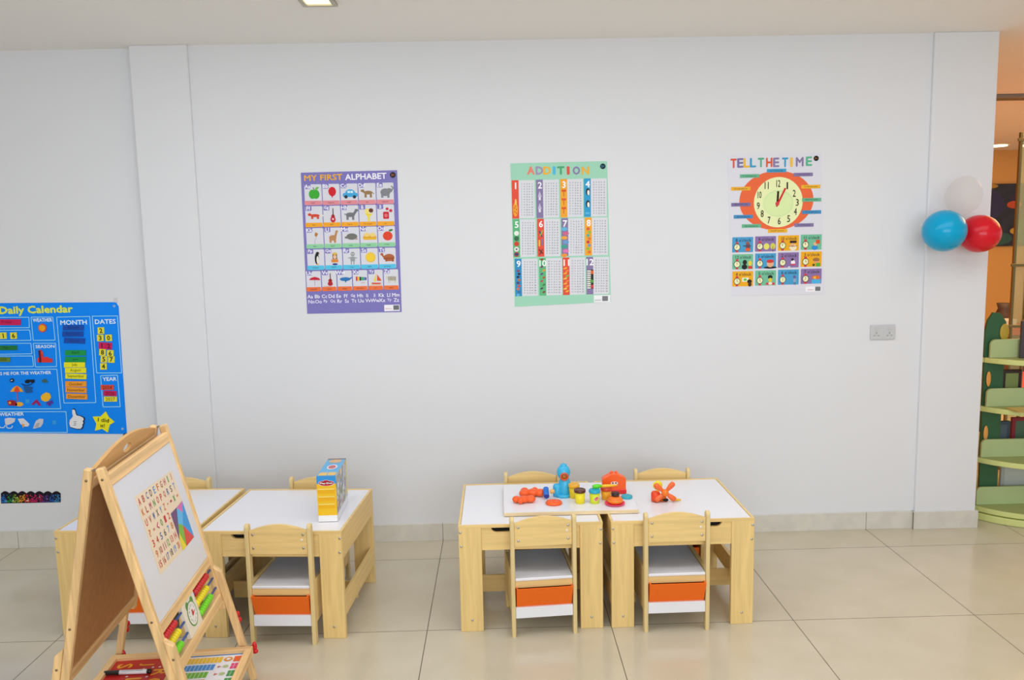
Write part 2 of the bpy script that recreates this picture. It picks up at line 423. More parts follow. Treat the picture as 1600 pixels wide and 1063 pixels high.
# whiteboard side
ebar('top_rail', 1, (.0245, .026, .003), (.5735, .066, EP-.001), PN('y'))
WB = ebar('whiteboard', 1, (.0245, .0665, EP-.012), (.5735, .5265, EP-.005), C('#dfdfe6', .2), .0005)
ebar('abacus_rail', 1, (.0245, .527, .003), (.5735, .56, EP-.001), PN('y'))
ebar('abacus_rail', 1, (.0245, .678, .003), (.5735, .715, EP-.001), PN('y'))
ebar('abacus_panel', 1, (.215, .5605, .008), (.345, .6775, EP-.004), C('#efe3cf', .4), .001)
M1 = EM(1); U1 = (M1.to_3x3() @ X).normalized(); D1 = (M1.to_3x3() @ Y).normalized()
GRN = C('#5f9a4a', .5)
def on1(s, d, k=0, base=EP-.004): return M1 @ V(s, d, base+.0003+k*.0004)
mb = MB(); cs, cdp, R_ = .282, .616, .044
def disc(mb, s, d, r, k, mt, base=EP-.004, ry=None): mb.face([on1(s+r*math.cos(a), d+(ry or r)*math.sin(a), k, base) for a in [i*2*math.pi/28 for i in range(28)]], mt)
disc(mb, cs-.024, cdp-.036, .015, 0, GRN); disc(mb, cs+.024, cdp-.036, .015, 0, GRN)
disc(mb, cs, cdp, R_, 1, GRN); disc(mb, cs, cdp, R_-.005, 2, C('#f1ede4', .4))
for i in range(1, 13):
    a = math.radians(30*i); mb.text(str(i), on1(cs+.028*math.sin(a), cdp-.028*math.cos(a), 3), U1, -D1, None, .007, DARK)
mb.build('clock_face', eas)
mb = MB(); mb.face([on1(cs+x, cdp+y, 5) for x, y in ((-.006, .004), (.018, -.004), (.020, .0), (-.004, .009))], RED)
mb.face([on1(cs+x, cdp+y, 6) for x, y in ((-.003, .006), (.003, .006), (.004, -.014), (-.004, -.014))], RED); disc(mb, cs, cdp, .006, 7, RED); mb.build('clock_hands', eas)
BLUE = C('#2457b0', .35)
rods = [(.580, '#cf1b22', .362, .519), (.614, '#f3df12', .348, .486), (.653, '#77dd17', .351, .496)]
rods2 = [(.580, '#cf1b22', .022, .143), (.614, '#f3df12', .026, .150), (.653, '#77dd17', .05, .140)]
for rs, s0, s1 in ((rods, .3455, .573), (rods2, .025, .2145)):
    for d, hx, b0, b1 in rs:
        mb = MB(); mb.tube([M1 @ V(s0, d, EP*.55), M1 @ V(s1, d, EP*.55)], .0042, BLUE, 8); rd = mb.build('abacus_rod', eas)
        n = 8; L_ = (b1-b0)/n
        for i in range(n):
            mb = MB(); q = M1 @ V(b0+L_*i, d, EP*.55)
            mb.lathe([(.0045, .0001), (.0122, .0008), (.0130, L_*.5), (.0122, L_-.0008), (.0045, L_-.0001)], C(hx, .35), Matrix.Translation(q) @ U1.to_track_quat('Z', 'Y').to_matrix().to_4x4(), 14); mb.build('bead', rd)
# chalkboard side: brown hardboard seen from behind
ebar('top_rail', -1, (.0245, .03, .002), (.5735, .068, EP-.002), PN('y'))
ebar('hardboard_panel', -1, (.0245, .0685, .010), (.5735, .6535, .016), C('#bd8857', .75, 'speckle', .2, ns=40, amt=.06), .0005)['label'] = 'brown hardboard back of the second board'
ebar('bottom_rail', -1, (.0245, .654, .002), (.5735, .692, EP-.002), PN('y'))
M2 = EM(-1); n = 24
mb = MB()                                              # arched handle board with an oval slot
M2r = M2.to_3x3()
def gq(pts, o): return [M2 @ V(p[0], p[1], o) for p in pts]
HB = C('#d6a76c', .6, 'wood_y', .3, amt=.06); low = .029
def ytop(s): return .008-.045*math.sin(math.pi*(s-.02)/.56)
o0, o1 = .0025, .0145
dv = M2r @ V(0, 0, o1-o0)
mb.prism(gq([(.02, low)]+[(.02+.239*i/10, ytop(.02+.239*i/10)) for i in range(11)]+[(.259, low)], o0), dv, HB)
mb.prism(gq([(.331, low)]+[(.331+.249*i/10, ytop(.331+.249*i/10)) for i in range(11)]+[(.58, low)], o0), dv, HB)
ht = [(.295-.036*math.cos(math.pi*i/10), .006-.015*math.sin(math.pi*i/10)) for i in range(11)]
hb = [(.295-.036*math.cos(math.pi*i/10), .006+.015*math.sin(math.pi*i/10)) for i in range(11)]
mb.prism(gq([(.259, ytop(.259))]+[(.259+.072*i/6, ytop(.259+.072*i/6)) for i in range(1, 7)]+ht[::-1], o0), dv, HB)
mb.prism(gq([(.259, low)]+hb+[(.331, low)], o0), dv, HB)
mb.build('handle', eas)
for s_ in (.012, .588):
    mb = MB(); mb.box((-.010, s_-.01, EZ-.004), (.010, s_+.01, EZ-.001), C('#8d7f66', .35, 'metal'), .0005); mb.build('hinge', eas)
# letter and number sheet on the whiteboard
WBF = EP-.005
lt = MB(); SK = C('#f0d9bb', .45)
def W1(s, d, k): return on1(s, d, k, WBF)
lt.face([W1(.150, .143, 0), W1(.508, .158, 0), W1(.508, .424, 0), W1(.372, .419, 0), W1(.142, .412, 0)], SK)
lc = ['#cf2a2a', '#c43a6c', '#3f95d8', '#b8412e', '#4d9c3a', '#d8722a', '#3c63b0', '#c9302e', '#b34a22', '#4b4b50']
rws = ['ABCDEFGHIJ', 'KLMNOPQRST', 'UVWXYZ+-×=', '?=<012', '345678', ['9', '10', '11', '12', '13', '14'], ['15', '16', '17', '18', '19', '20']]
for r_, row in enumerate(rws):
    for i, c_ in enumerate(row):
        n10 = len(row) == 10; s_ = .172+(.0345 if n10 else .0365)*i; d_ = .166+.0365*r_+.010*(s_-.17)/.33
        lt.text(c_, W1(s_, d_, 1), U1, -D1, .006 if c_ in 'IJ' else (.020 if len(c_) == 2 else .016), .006 if c_ in '-=+' else .023, C(lc[(i*3+r_*5) % 10], .5), .02)
tq = lambda pts, hx: lt.face([W1(.376+.134*a, .281+.140*b, 2) for a, b in pts], C(hx, .4))
tq([(0, 0), (.5, 0), (.0, .72)], '#6b3f74'); tq([(.5, -.0), (1, -.02), (.76, .24)], '#e069b6'); tq([(.5, 0), (.76, .24), (.52, .5), (.25, .36)], '#58b8ea')
tq([(1, -.02), (1, 1), (.52, .5)], '#2198e2'); tq([(.25, .36), (.52, .5), (.3, 1), (.12, .55)], '#79b827'); tq([(0, .72), (.12, .55), (.3, 1), (0, 1)], '#f0d818'); tq([(.52, .5), (1, 1), (.3, 1)], '#e0392d')
bmesh.ops.transform(lt.bm, matrix=Matrix.Translation(eas.location) @ Matrix.Rotation(EYAW, 4, 'Z'), verts=lt.bm.verts)
tag(lt.build('letter_chart', origin=Vector(eas.location)+Matrix.Rotation(EYAW, 3, 'Z') @ W1(.32, .42, 0)), 'peach letter and number chart with a coloured tangram stuck on the easel whiteboard', 'chart')

# ------------------------------------------------------------------ printed sheets on the walls
def wall_pt(u, v, Yp):
    """point of the photograph's frame on the wall plane y = Yp"""
    d = RGT*((u-800)/FPX)-UPV*((v-531.5)/FPX)+FWD
    return CAM+d*(Yp/d.y)
class Sheet:
    """flat print: coordinates of a close-up view (ox, oy, scale) laid on a wall plane; layers are ink films"""
    def __init__(s, ox, oy, sc, Yp, rough=.5):
        s.ox, s.oy, s.sc, s.Y, s.mb, s.rough, s.n = ox, oy, sc, Yp, MB(), rough, 0
        s.mpp = sc*Yp/FPX*1.005
    def m(s, hx): s.n += 1; return C(hx, s.rough, spec=.2)
    def p(s, x, y, k=0): 
        q = wall_pt(s.ox+x*s.sc, s.oy+y*s.sc, s.Y); q.y = s.Y-.0016-k*.0003-(s.n % 14)*2e-5; return q
    def poly(s, pts, hx, k=1): s.mb.face([s.p(x, y, k) for x, y in pts], s.m(hx))
    def rect(s, x0, y0, x1, y1, hx, k=1, r=0):
        c_ = s.p((x0+x1)/2, (y0+y1)/2, k); a, b = (x1-x0)/2*s.mpp, (y1-y0)/2*s.mpp; r *= s.mpp
        if not r: pts = [(-a, -b), (a, -b), (a, b), (-a, b)]
        else: pts = [(sx*(a-r)+r*math.cos(q), sz*(b-r)+r*math.sin(q)) for sx, sz, q0 in ((1, 1, 0), (-1, 1, 90), (-1, -1, 180), (1, -1, 270)) for q in [math.radians(q0+30*i) for i in range(4)]]
        s.mb.face([c_+V(x, 0, z) for x, z in pts], s.m(hx))
    def frame(s, x0, y0, x1, y1, t, hx, k=1):
        s.rect(x0-t, y0-t, x1+t, y0+t, hx, k); s.rect(x0-t, y1-t, x1+t, y1+t, hx, k); s.rect(x0-t, y0, x0+t, y1, hx, k); s.rect(x1-t, y0, x1+t, y1, hx, k)
    def ell(s, x, y, rx, ry, hx, k=2, n=16, rot=0):
        c_ = s.p(x, y, k); a0 = math.radians(rot); pts = []
        for i in range(n):
            q = 2*math.pi*i/n; a, b = rx*math.cos(q), ry*math.sin(q)
            pts.append(c_+V(a*math.cos(a0)-b*math.sin(a0), 0, a*math.sin(a0)+b*math.cos(a0))*s.mpp)
        s.mb.face(pts, s.m(hx))
    def star(s, x, y, r0, r1, n, hx, k=2, rot=90):
        c_ = s.p(x, y, k)
        s.mb.face([c_+V(math.cos(math.radians(rot)+math.pi*i/n), 0, math.sin(math.radians(rot)+math.pi*i/n))*((r0 if i % 2 == 0 else r1)*s.mpp) for i in range(2*n)], s.m(hx))
    def line(s, pts, t, hx, k=2):
        for (xa, ya), (xb, yb) in zip(pts, pts[1:]):
            L_ = math.hypot(xb-xa, yb-ya) or 1; nx, ny = -(yb-ya)/L_*t/2, (xb-xa)/L_*t/2
            s.poly([(xa+nx, ya+ny), (xb+nx, yb+ny), (xb-nx, yb-ny), (xa-nx, ya-ny)], hx, k)
    def text(s, t, x, y, wd, h, hx, k=3, bold=0, rot=0):
        a = math.radians(rot)
        s.mb.text(t, s.p(x, y, k), V(math.cos(a), 0, math.sin(a)), V(-math.sin(a), 0, math.cos(a)), None if wd is None else wd*s.mpp, h*s.mpp, s.m(hx), bold)
    def done(s, name, parent=None):
        vs = s.mb.bm.verts; xs = [v.co.x for v in vs]; zs = [v.co.z for v in vs]
        return s.mb.build(name, parent, (((min(xs)+max(xs))/2), s.Y-.001, min(zs)))
def sheet_base(s, quad, hx):
    a = [s.p(*q) for q in quad]
    for q in a: q.y = s.Y-.0015
    s.mb.prism(a, (0, .001, 0), s.m(hx))

# --- purple alphabet poster
q = Sheet(450, 250, 200/850, YW)
sheet_base(q, [(128, 1022), (755, 1010), (725, 68), (85, 85)], '#8079bd')
q.text('MY FIRST', 235, 117, 245, 36, '#f6b52c', 2, .03, 1); q.text('ALPHABET', 517, 110, 266, 36, '#fbf7ff', 2, .03, 1)
q.ell(696, 100, 19, 19, '#241f27'); q.text('3+', 696, 100, None, 14, '#f08a3c')
names = dict(A='apple', B='balloon', C='car', D='dog', E='elephant', F='fox', G='guitar', H='horse', I='ice cream', J='jam', K='kite', L='llama', M='mole', N='nest', O='orange', P='penguin', Q='queen', R='robot', S='sun', T='tortoise', U='umbrella', V='violin', W='whale', X='xylophone', Y='yacht', Z='zebra')
def animal(q, x, y, hx, w_=34, h=22, leg=22, head=(30, -18, 12), tail=1):
    q.ell(x, y, w_, h*.62, hx)
    for dx in (-.75, -.5, .5, .75): q.rect(x+w_*dx-3.5, y, x+w_*dx+3.5, y+leg+h*.4, hx, 2)
    q.ell(x+head[0], y+head[1], head[2], head[2]*.75, hx, 3); q.line([(x+head[0]*.6, y), (x+head[0], y+head[1])], 13, hx, 3)
    if tail: q.line([(x-w_*.9, y-3), (x-w_*1.35, y-h*.8*tail)], 6, hx, 2)
def icon(q, c_, x, y):
    if c_ == 'A': q.ell(x-12, y+4, 23, 30, '#3fae35'); q.ell(x+12, y+4, 23, 30, '#3fae35'); q.ell(x+18, y-36, 14, 7, '#6cc04f', 3, rot=30); q.line([(x, y-24), (x-8, y-42)], 5, '#5b4326', 3)
    elif c_ == 'B': q.ell(x, y-12, 25, 30, '#d5202b'); q.poly([(x-6, y+16), (x+6, y+16), (x, y+34)], '#d5202b', 2)
    elif c_ == 'C': q.rect(x-48, y, x+48, y+26, '#43a9df', 2, 9); q.ell(x, y, 32, 24, '#43a9df', 2); q.rect(x-18, y-14, x-2, y, '#d6effa', 3); q.rect(x+2, y-14, x+18, y, '#d6effa', 3); q.ell(x-28, y+26, 11, 11, '#2a3644', 3); q.ell(x+28, y+26, 11, 11, '#2a3644', 3)
    elif c_ == 'D': animal(q, x, y, '#9c7b52', 28, 20, 24, (-38, -12, 12), 0); q.line([(x+26, y), (x+40, y+8)], 5, '#9c7b52')
    elif c_ == 'E': animal(q, x-6, y, '#85868c', 32, 40, 20, (26, -12, 20), 0); q.line([(x+36, y-10), (x+46, y-30), (x+32, y-42)], 8, '#85868c', 3)
    elif c_ == 'F': animal(q, x, y, '#d6482a', 30, 16, 16, (-36, -6, 12), .3); q.ell(x+44, y, 16, 6, '#e8e0d8', 2)
    elif c_ == 'G': q.ell(x, y+28, 17, 20, '#c9283c'); q.ell(x, y+8, 12, 14, '#c9283c'); q.rect(x-3, y-45, x+3, y+10, '#4b3b34', 3); q.ell(x, y+26, 6, 6, '#f2e6e0', 3)
    elif c_ == 'H': animal(q, x-4, y, '#75787c', 30, 24, 24, (40, -30, 12), .2); q.line([(x+18, y-6), (x+38, y-30)], 16, '#75787c', 3)
    elif c_ == 'I': q.poly([(x-26, y-6), (x+26, y-6), (x+6, y+18), (x+6, y+46), (x-8, y+46), (x-8, y+18)], '#efd94c', 2); q.ell(x-10, y-22, 18, 16, '#f4e07c', 3); q.ell(x+14, y-26, 15, 14, '#6b3a28', 3)
    elif c_ == 'J': q.rect(x-24, y-14, x+14, y+32, '#cf2433', 2, 6); q.ell(x+2, y-34, 10, 9, '#d0303c'); q.ell(x+26, y-22, 11, 10, '#d0303c'); q.ell(x-5, y+10, 12, 12, '#e4707a', 3)
    elif c_ == 'K': q.poly([(x-4, y-34), (x+14, y-22), (x+2, y), (x-10, y-14)], '#b57c38', 2); q.line([(x+2, y), (x-10, y+30), (x-2, y+44)], 2.5, '#9a9a9a')
    elif c_ == 'L': animal(q, x-8, y+8, '#c08a5c', 24, 30, 20, (26, -44, 9), 0); q.line([(x+6, y), (x+18, y-38)], 12, '#c08a5c', 3)
    elif c_ == 'M': q.ell(x, y+2, 36, 21, '#77746f'); q.ell(x-34, y+8, 14, 7, '#77746f', 3); q.ell(x+30, y+18, 10, 5, '#b59a90', 3)
    elif c_ == 'N': q.rect(x-44, y-2, x+44, y+26, '#f0b72e', 2, 10); q.ell(x-20, y-6, 18, 14, '#f4d27a', 3); q.ell(x+18, y-6, 18, 14, '#f4d27a', 3); q.line([(x-42, y+10), (x+42, y+10)], 4, '#d29a1c', 3)
    elif c_ == 'O': q.ell(x, y+4, 32, 30, '#e4472b'); q.ell(x+20, y-34, 14, 7, '#3c7c38', 3, rot=15)
    elif c_ == 'P': q.ell(x, y+2, 14, 38, '#1e2126'); q.ell(x+6, y+10, 8, 26, '#eee6d6', 3); q.ell(x+4, y-34, 11, 10, '#1e2126', 3); q.poly([(x+12, y-34), (x+24, y-31), (x+12, y-28)], '#e9a33a', 3); q.rect(x-4, y+36, x+14, y+42, '#e9a33a', 3)
    elif c_ == 'Q': q.rect(x-15, y-30, x+15, y+6, '#7c5636', 2); q.ell(x, y-8, 11, 13, '#eec39c', 3); q.poly([(x-13, y-22), (x-13, y-40), (x-5, y-30), (x, y-42), (x+5, y-30), (x+13, y-40), (x+13, y-22)], '#e6b52c', 3); q.rect(x-22, y+8, x+22, y+28, '#e58c34', 2); q.ell(x+2, y+40, 18, 6, '#3a3f8a', 3)
    elif c_ == 'R': q.rect(x-15, y-6, x+15, y+24, '#9b9ea2', 2, 3); q.ell(x, y-24, 14, 15, '#9b9ea2'); q.rect(x-12, y+24, x-5, y+44, '#9b9ea2', 2); q.rect(x+5, y+24, x+12, y+44, '#9b9ea2', 2); q.rect(x-28, y-2, x-16, y+5, '#9b9ea2', 2); q.rect(x+16, y-2, x+28, y+5, '#9b9ea2', 2); q.ell(x-5, y-25, 3, 3, '#f3f3f3', 3); q.ell(x+5, y-25, 3, 3, '#f3f3f3', 3)
    elif c_ == 'S': q.star(x, y, 38, 28, 16, '#f4c421'); q.ell(x, y, 26, 26, '#f8d03a', 3)
    elif c_ == 'T': q.ell(x+4, y+4, 36, 24, '#b5643a'); q.rect(x-32, y+4, x+38, y+14, '#a1552e', 3); q.line([(x-28, y+4), (x-42, y-14)], 11, '#b5643a', 3); q.ell(x-44, y-18, 10, 8, '#b5643a', 3); q.rect(x-20, y+12, x-8, y+30, '#a1552e', 2); q.rect(x+22, y+12, x+36, y+30, '#a1552e', 2)
    elif c_ == 'U': q.poly([(x-38, y), (x-28, y-14), (x, y-22), (x+28, y-14), (x+38, y)], '#c9243a', 2); q.rect(x-1.5, y, x+1.5, y+36, '#8b8b8b', 2)
    elif c_ == 'V': q.ell(x, y+26, 17, 15, '#b8242e'); q.ell(x, y+6, 13, 12, '#b8242e'); q.rect(x-3, y-42, x+3, y+10, '#5a2620', 3); q.line([(x-42, y+42), (x+40, y+50)], 3, '#b89a94')
    elif c_ == 'W': q.ell(x-4, y-2, 36, 13, '#2f77b8'); q.line([(x+26, y-4), (x+40, y-14)], 9, '#2f77b8', 3); q.poly([(x-6, y+6), (x+8, y+6), (x-2, y+24)], '#26629a', 3)
    elif c_ == 'X':
        for i, hx in enumerate(('#d93a36', '#f0c52c', '#2c3c38', '#3fa650', '#2f8fb0', '#5b4f98')): q.rect(x-36+12*i, y-17+i, x-25+12*i, y+12-i, hx, 2)
        q.line([(x-4, y+26), (x+26, y+22)], 4, '#d98a9c')
    elif c_ == 'Y': q.poly([(x-4, y-42), (x-4, y+18), (x-22, y+18)], '#f2d33a', 2); q.poly([(x+2, y-30), (x+34, y+14), (x+2, y+14)], '#e1552a', 2); q.poly([(x-36, y+26), (x+32, y+26), (x+22, y+36), (x-30, y+36)], '#d84c2a', 2); q.rect(x-36, y+38, x+34, y+42, '#e8a33a', 2)
    elif c_ == 'Z':
        animal(q, x, y, '#d8cfbc', 30, 24, 20, (-34, -4, 11), 0)
        for i in range(6): q.line([(x-24+9*i, y-14), (x-24+9*i, y+14)], 3, '#3a3632', 4)
rowsA = ['ABCDE', 'FGHIJ', 'KLMNO', 'PQRST', 'UVWXYZ']; foot = ['#e58f98', '#f6a928', '#93d3a4', '#58c6ea', '#f0743c']
cell0 = [(112, 165, 234, 302, 590, 154, 710, 294), (118, 310, 236, 448, 594, 298, 714, 438), (124, 455, 240, 590, 600, 442, 719, 578), (130, 596, 245, 732, 605, 585, 723, 722), (124, 740, 225, 875, 638, 728, 739, 864)]
for r_, row in enumerate(rowsA):
    a = cell0[r_]; n = len(row)
    for i, c_ in enumerate(row):
        f = i/(n-1); x0, y0, x1, y1 = [a[j]+(a[j+4]-a[j])*f for j in range(4)]
        x1 = x0+(111 if n == 5 else 95)
        q.rect(x0, y0, x1, y1-6, '#dcdbe3', 1, 7); q.rect(x0, y1-30, x1, y1-2, foot[r_], 2, 6)
        q.rect(x0-1, y0-3, x0+38, y0+28, '#8079bd', 2, 6); q.text(c_+c_.lower(), x0+18, y0+12, None, 24, '#fbf7ff', 3, .03)
        q.text(names[c_], (x0+x1)/2, y1-16, None, 9 if 'p' not in names[c_] else 11, '#4c3440', 3)
        icon(q, c_, (x0+x1)/2+7, (y0+y1)/2-9)
for j, t_ in enumerate(('ABCDEFGHIJKLM', 'NOPQRSTUVWXYZ')):
    for i, c_ in enumerate(t_): q.text(c_+c_.lower(), 148+8*j+(568-4*j)*i/12, 908+34*j-12*i/12, None, 23, '#f4f0ff', 2, .02)
q.rect(640, 962, 742, 1004, '#f4f2f6', 1); q.rect(700, 965, 738, 996, '#8f8f96', 2); q.text('LEARNING', 668, 988, 42, 7, '#c04438', 2)
for i in range(9): q.rect(702+4*i, 967, 703.6+4*i, 994, '#3a3a40', 3)
tag(q.done('poster'), 'purple alphabet poster with picture squares, leftmost of the three wall posters', 'poster', 'posters on the white wall')

# --- mint addition poster
q = Sheet(780, 240, 200/850, YW)
sheet_base(q, [(104, 1018), (742, 985), (716, 50), (74, 66)], '#a2d8bc')
for c_, x, hx in zip('ADDITION', (210, 267, 318, 365, 409, 458, 512, 572), ('#f0836f', '#a493bd', '#f4b63c', '#52bbe2', '#4aa874', '#e8503f', '#8e7fb0', '#f2b338')):
    q.text(c_, x, 113, 13 if c_ == 'I' else 44, 48, hx, 2, .05, 1)
q.ell(688, 85, 18, 18, '#10222e'); q.text('5+', 688, 85, None, 14, '#4ea6c8')
sc_ = ['#e8513c', '#8a7aa6', '#f5a82c', '#2f9fd0', '#5fb87c', '#e8513c', '#8a7aa6', '#f5a82c', '#2f8fc4', '#5fb87c', '#e8513c', '#8a7aa6']
for n in range(12):
    r_, i = divmod(n, 4)
    x0 = (85, 246, 406, 563)[i]+(0, 7, 20)[r_]-(0, 0, 4)[r_]*(i > 1); y0 = (182, 440, 700)[r_]-4*i; y1 = y0+245
    q.rect(x0+22, y0, x0+150, y1, '#dedee5', 1, 5); q.rect(x0, y0, x0+45, y1+2, sc_[n], 2)
    q.text(str(n+1), x0+24, y0+33, None, 40, '#fdfdfd', 3, .03)
    for k in range(13):
        yy = y0+20+k*17.2
        q.text('%d' % (n+1), x0+64, yy, None, 9.5, '#484850', 2, .01); q.text('+', x0+82, yy, None, 7.5, '#484850', 2, .01); q.text(str(k), x0+99.5, yy, None, 9.5, '#484850', 2, .01); q.text('=', x0+115, yy, None, 5, '#484850', 2, .01); q.text(str(n+1+k), x0+134, yy, None, 9.5, '#3c3c46', 2, .01)
    cx_ = x0+23; ys = [y0+70+j*42 for j in range(4)]
    if n == 0: q.ell(cx_, y0+190, 16, 46, '#f4a62c', 3); q.ell(cx_+2, y0+140, 7, 20, '#f7c860', 4); [q.ell(cx_+dx, y0+dy, 4, 4, '#b5411f', 4) for dx, dy in ((-6, 180), (6, 190), (-4, 205), (7, 214), (0, 168))]
    elif n == 1: [q.poly([(cx_, y), (cx_+13, y+40), (cx_-13, y+40)], '#c9bdd8', 3) or q.rect(cx_-7, y+40, cx_+7, y+62, '#e5dcec', 3) for y in (y0+70, y0+150)]
    elif n == 2: [q.rect(cx_-15, y, cx_+15, y+14, '#e4582e', 3, 5) or q.rect(cx_-2, y+14, cx_+2, y+44, '#c2402a', 3) for y in (y0+66, y0+124, y0+182)]
    elif n == 3: [q.ell(cx_+3, y, 14, 24, '#26262c', 3) or q.ell(cx_+6, y+5, 8, 17, '#f3efe4', 4) for y in (y0+85, y0+165)]; q.rect(cx_-14, y0+220, cx_+14, y0+232, '#62b8dd', 3)
    elif n == 4: [q.ell(cx_, y, 16, 16, hx, 3) for y, hx in ((y0+90, '#f0efe6'), (y0+125, '#3c6b4a'), (y0+160, '#d8402c'), (y0+196, '#e9e9e4'), (y0+230, '#b33a3a'))]; q.star(cx_, y0+196, 9, 4, 5, '#26262c', 4); q.rect(cx_-12, y0+222, cx_+12, y0+236, '#36427a', 4)
    elif n == 5: q.line([(cx_-10, y0+78), (cx_+8, y0+118)], 9, '#3f4f6a', 3); q.line([(cx_+12, y0+74), (cx_-4, y0+112)], 7, '#8fbf52', 3); q.rect(cx_-14, y0+140, cx_-4, y0+180, '#f5c242', 3); q.rect(cx_+4, y0+130, cx_+12, y0+174, '#5c7fb8', 3); q.line([(cx_-12, y0+200), (cx_+14, y0+230)], 9, '#7c2a22', 3); q.line([(cx_+12, y0+200), (cx_-8, y0+236)], 6, '#3c3c3c', 3)
    elif n == 6: [q.ell(cx_+(6 if j % 2 else -4), y0+70+29*j, 21, 12, hx, 3) for j, hx in enumerate(('#62b6dc', '#d2698a', '#f2a53a', '#6b9fd0', '#3fa68e', '#e07ab0', '#f2983a'))]
    elif n == 7: [q.ell(cx_+(5 if j % 2 else -3), y0+72+22*j, 11, 10, hx, 3) for j, hx in enumerate(('#d8603a', '#8abf4a', '#4fb0a0', '#e07a4a', '#c8444a', '#5f9fc8', '#8fc04a', '#e07030'))]
    elif n == 8: [q.ell(cx_+(4 if j % 2 else -3), y0+80+20*j, 10, 8, hx, 3) for j, hx in enumerate(('#8a4a66', '#3a2a3a', '#2a2a3a', '#c86a3a', '#5a3a6a', '#d8503a', '#e07050', '#3f6fa0', '#62b8dd'))]
    elif n == 9: [q.ell(cx_+(8 if j % 2 else -6), y0+8+24*j, 11, 6, hx, 3, rot=25) for j, hx in enumerate(('#a0382c', '#5fb87c', '#7a2f6a', '#e8963c', '#6a3f8a', '#b5502f', '#c83a5a', '#3f7f4a', '#5a3a5a', '#8a3f4a'))]
    elif n == 10: [q.ell(cx_+(7 if j % 2 else -6), y0+70+17*j, 13, 6, hx, 3, rot=20) for j, hx in enumerate(('#f5b03a', '#f08a3c', '#f5b03a', '#7fb84a', '#f5c85a', '#f08a3c', '#f5b03a', '#f0a03a', '#f5c85a', '#f5b03a'))]
    elif n == 11: q.rect(cx_-16, y0+84, cx_+24, y0+210, '#26302a', 3); [q.rect(cx_-18, y0+88+14*j, cx_+6, y0+97+14*j, '#f1efe6', 4) for j in range(9)]; q.rect(cx_+6, y0+90, cx_+24, y0+112, '#e8632c', 4); q.ell(cx_+14, y0+160, 12, 10, '#58a63c', 4); q.ell(cx_+16, y0+195, 9, 12, '#d83a3a', 4)
q.rect(628, 940, 738, 988, '#f2f2f4', 1); q.rect(684, 946, 722, 980, '#9a9aa0', 2); q.text('LEARNING', 655, 974, 42, 7, '#5a5a60', 2)
for i in range(9): q.rect(686+4*i, 948, 687.6+4*i, 978, '#44444a', 3)
tag(q.done('poster'), 'mint green addition poster with number tables, middle of the three wall posters', 'poster', 'posters on the white wall')

# --- white clock poster
q = Sheet(1120, 230, 190/842, YW)
sheet_base(q, [(100, 1030), (745, 1018), (722, 40), (75, 55)], '#dfdee7')
for c_, x, y, hx in zip('TELLTHETIME', (116, 162, 206, 250, 305, 362, 410, 472, 516, 573, 637), (113, 110, 109, 108, 107, 106, 106, 105, 104, 102, 98), ('#e05a44', '#7f72a4', '#f0b83a', '#3f9fcc', '#55b088', '#e05a34', '#8f80ac', '#3f9fcc', '#f2c54a', '#8a7aa8', '#5fb890')):
    q.text(c_, x, y, 14 if c_ == 'I' else (48 if c_ == 'M' else 38), 58, hx, 2, .04, 1)
q.ell(687, 78, 18, 18, '#191518'); q.text('3+', 687, 78, None, 14, '#c07a3c')
q.ell(412, 370, 255, 200, '#ee6a3e', 1, 48); q.ell(425, 382, 168, 170, '#eef3b8', 2, 40); q.ell(425, 390, 105, 92, '#d8edae', 3, 32); q.ell(425, 390, 92, 80, '#dff0ae', 4, 32)
for t_, x, y in (('12', 425, 252), ('1', 487, 267), ('2', 535, 320), ('3', 556, 383), ('4', 543, 446), ('5', 496, 496), ('6', 431, 512), ('7', 360, 506), ('8', 313, 461), ('9', 286, 407), ('10', 295, 331), ('11', 344, 266)):
    q.text(t_, x, y, 26 if len(t_) == 2 else (9 if t_ == '1' else 19), 46, '#26221c', 5, .01)
q.line([(424, 305), (418, 400)], 15, '#3a2014', 5); q.line([(474, 284), (412, 412)], 13, '#d8202c', 6); q.ell(418, 392, 14, 14, '#d8404a', 7)
for t_, x, y, hx, rt in (("o'clock", 413, 163, '#3f9fcc', 1), ('5 minutes past', 597, 190, '#8a7aa8', 1), ('10 minutes past', 650, 274, '#f2b42c', 1), ('quarter past', 655, 365, '#69b890', 1), ('20 minutes past', 655, 450, '#3f8fc4', 1), ('25 minutes past', 603, 540, '#8a7aa8', 1), ('half past', 420, 580, '#f2b42c', 1), ('25 minutes to', 238, 546, '#69b890', 1), ('20 minutes to', 182, 482, '#3f8fc4', 1), ('quarter to', 166, 398, '#7f70a0', 1), ('10 minutes to', 165, 288, '#f2b42c', 1), ('5 minutes to', 226, 200, '#69b890', 1)):
    q.rect(x-66, y-12, x+66, y+12, hx, 4); q.text(t_, x, y, 90, 12, '#3a3438', 5)
cc = ['#4a9fd0', '#8f74aa', '#f2ae1c', '#74c09c', '#74c09c', '#4a9fd0', '#8f74aa', '#f2ae1c', '#f2ae1c', '#74c09c', '#4a9fd0', '#8f74aa']
hr = [8, 9, 10, 11, 12, 1, 2, 3, 4, 5, 6, 7]
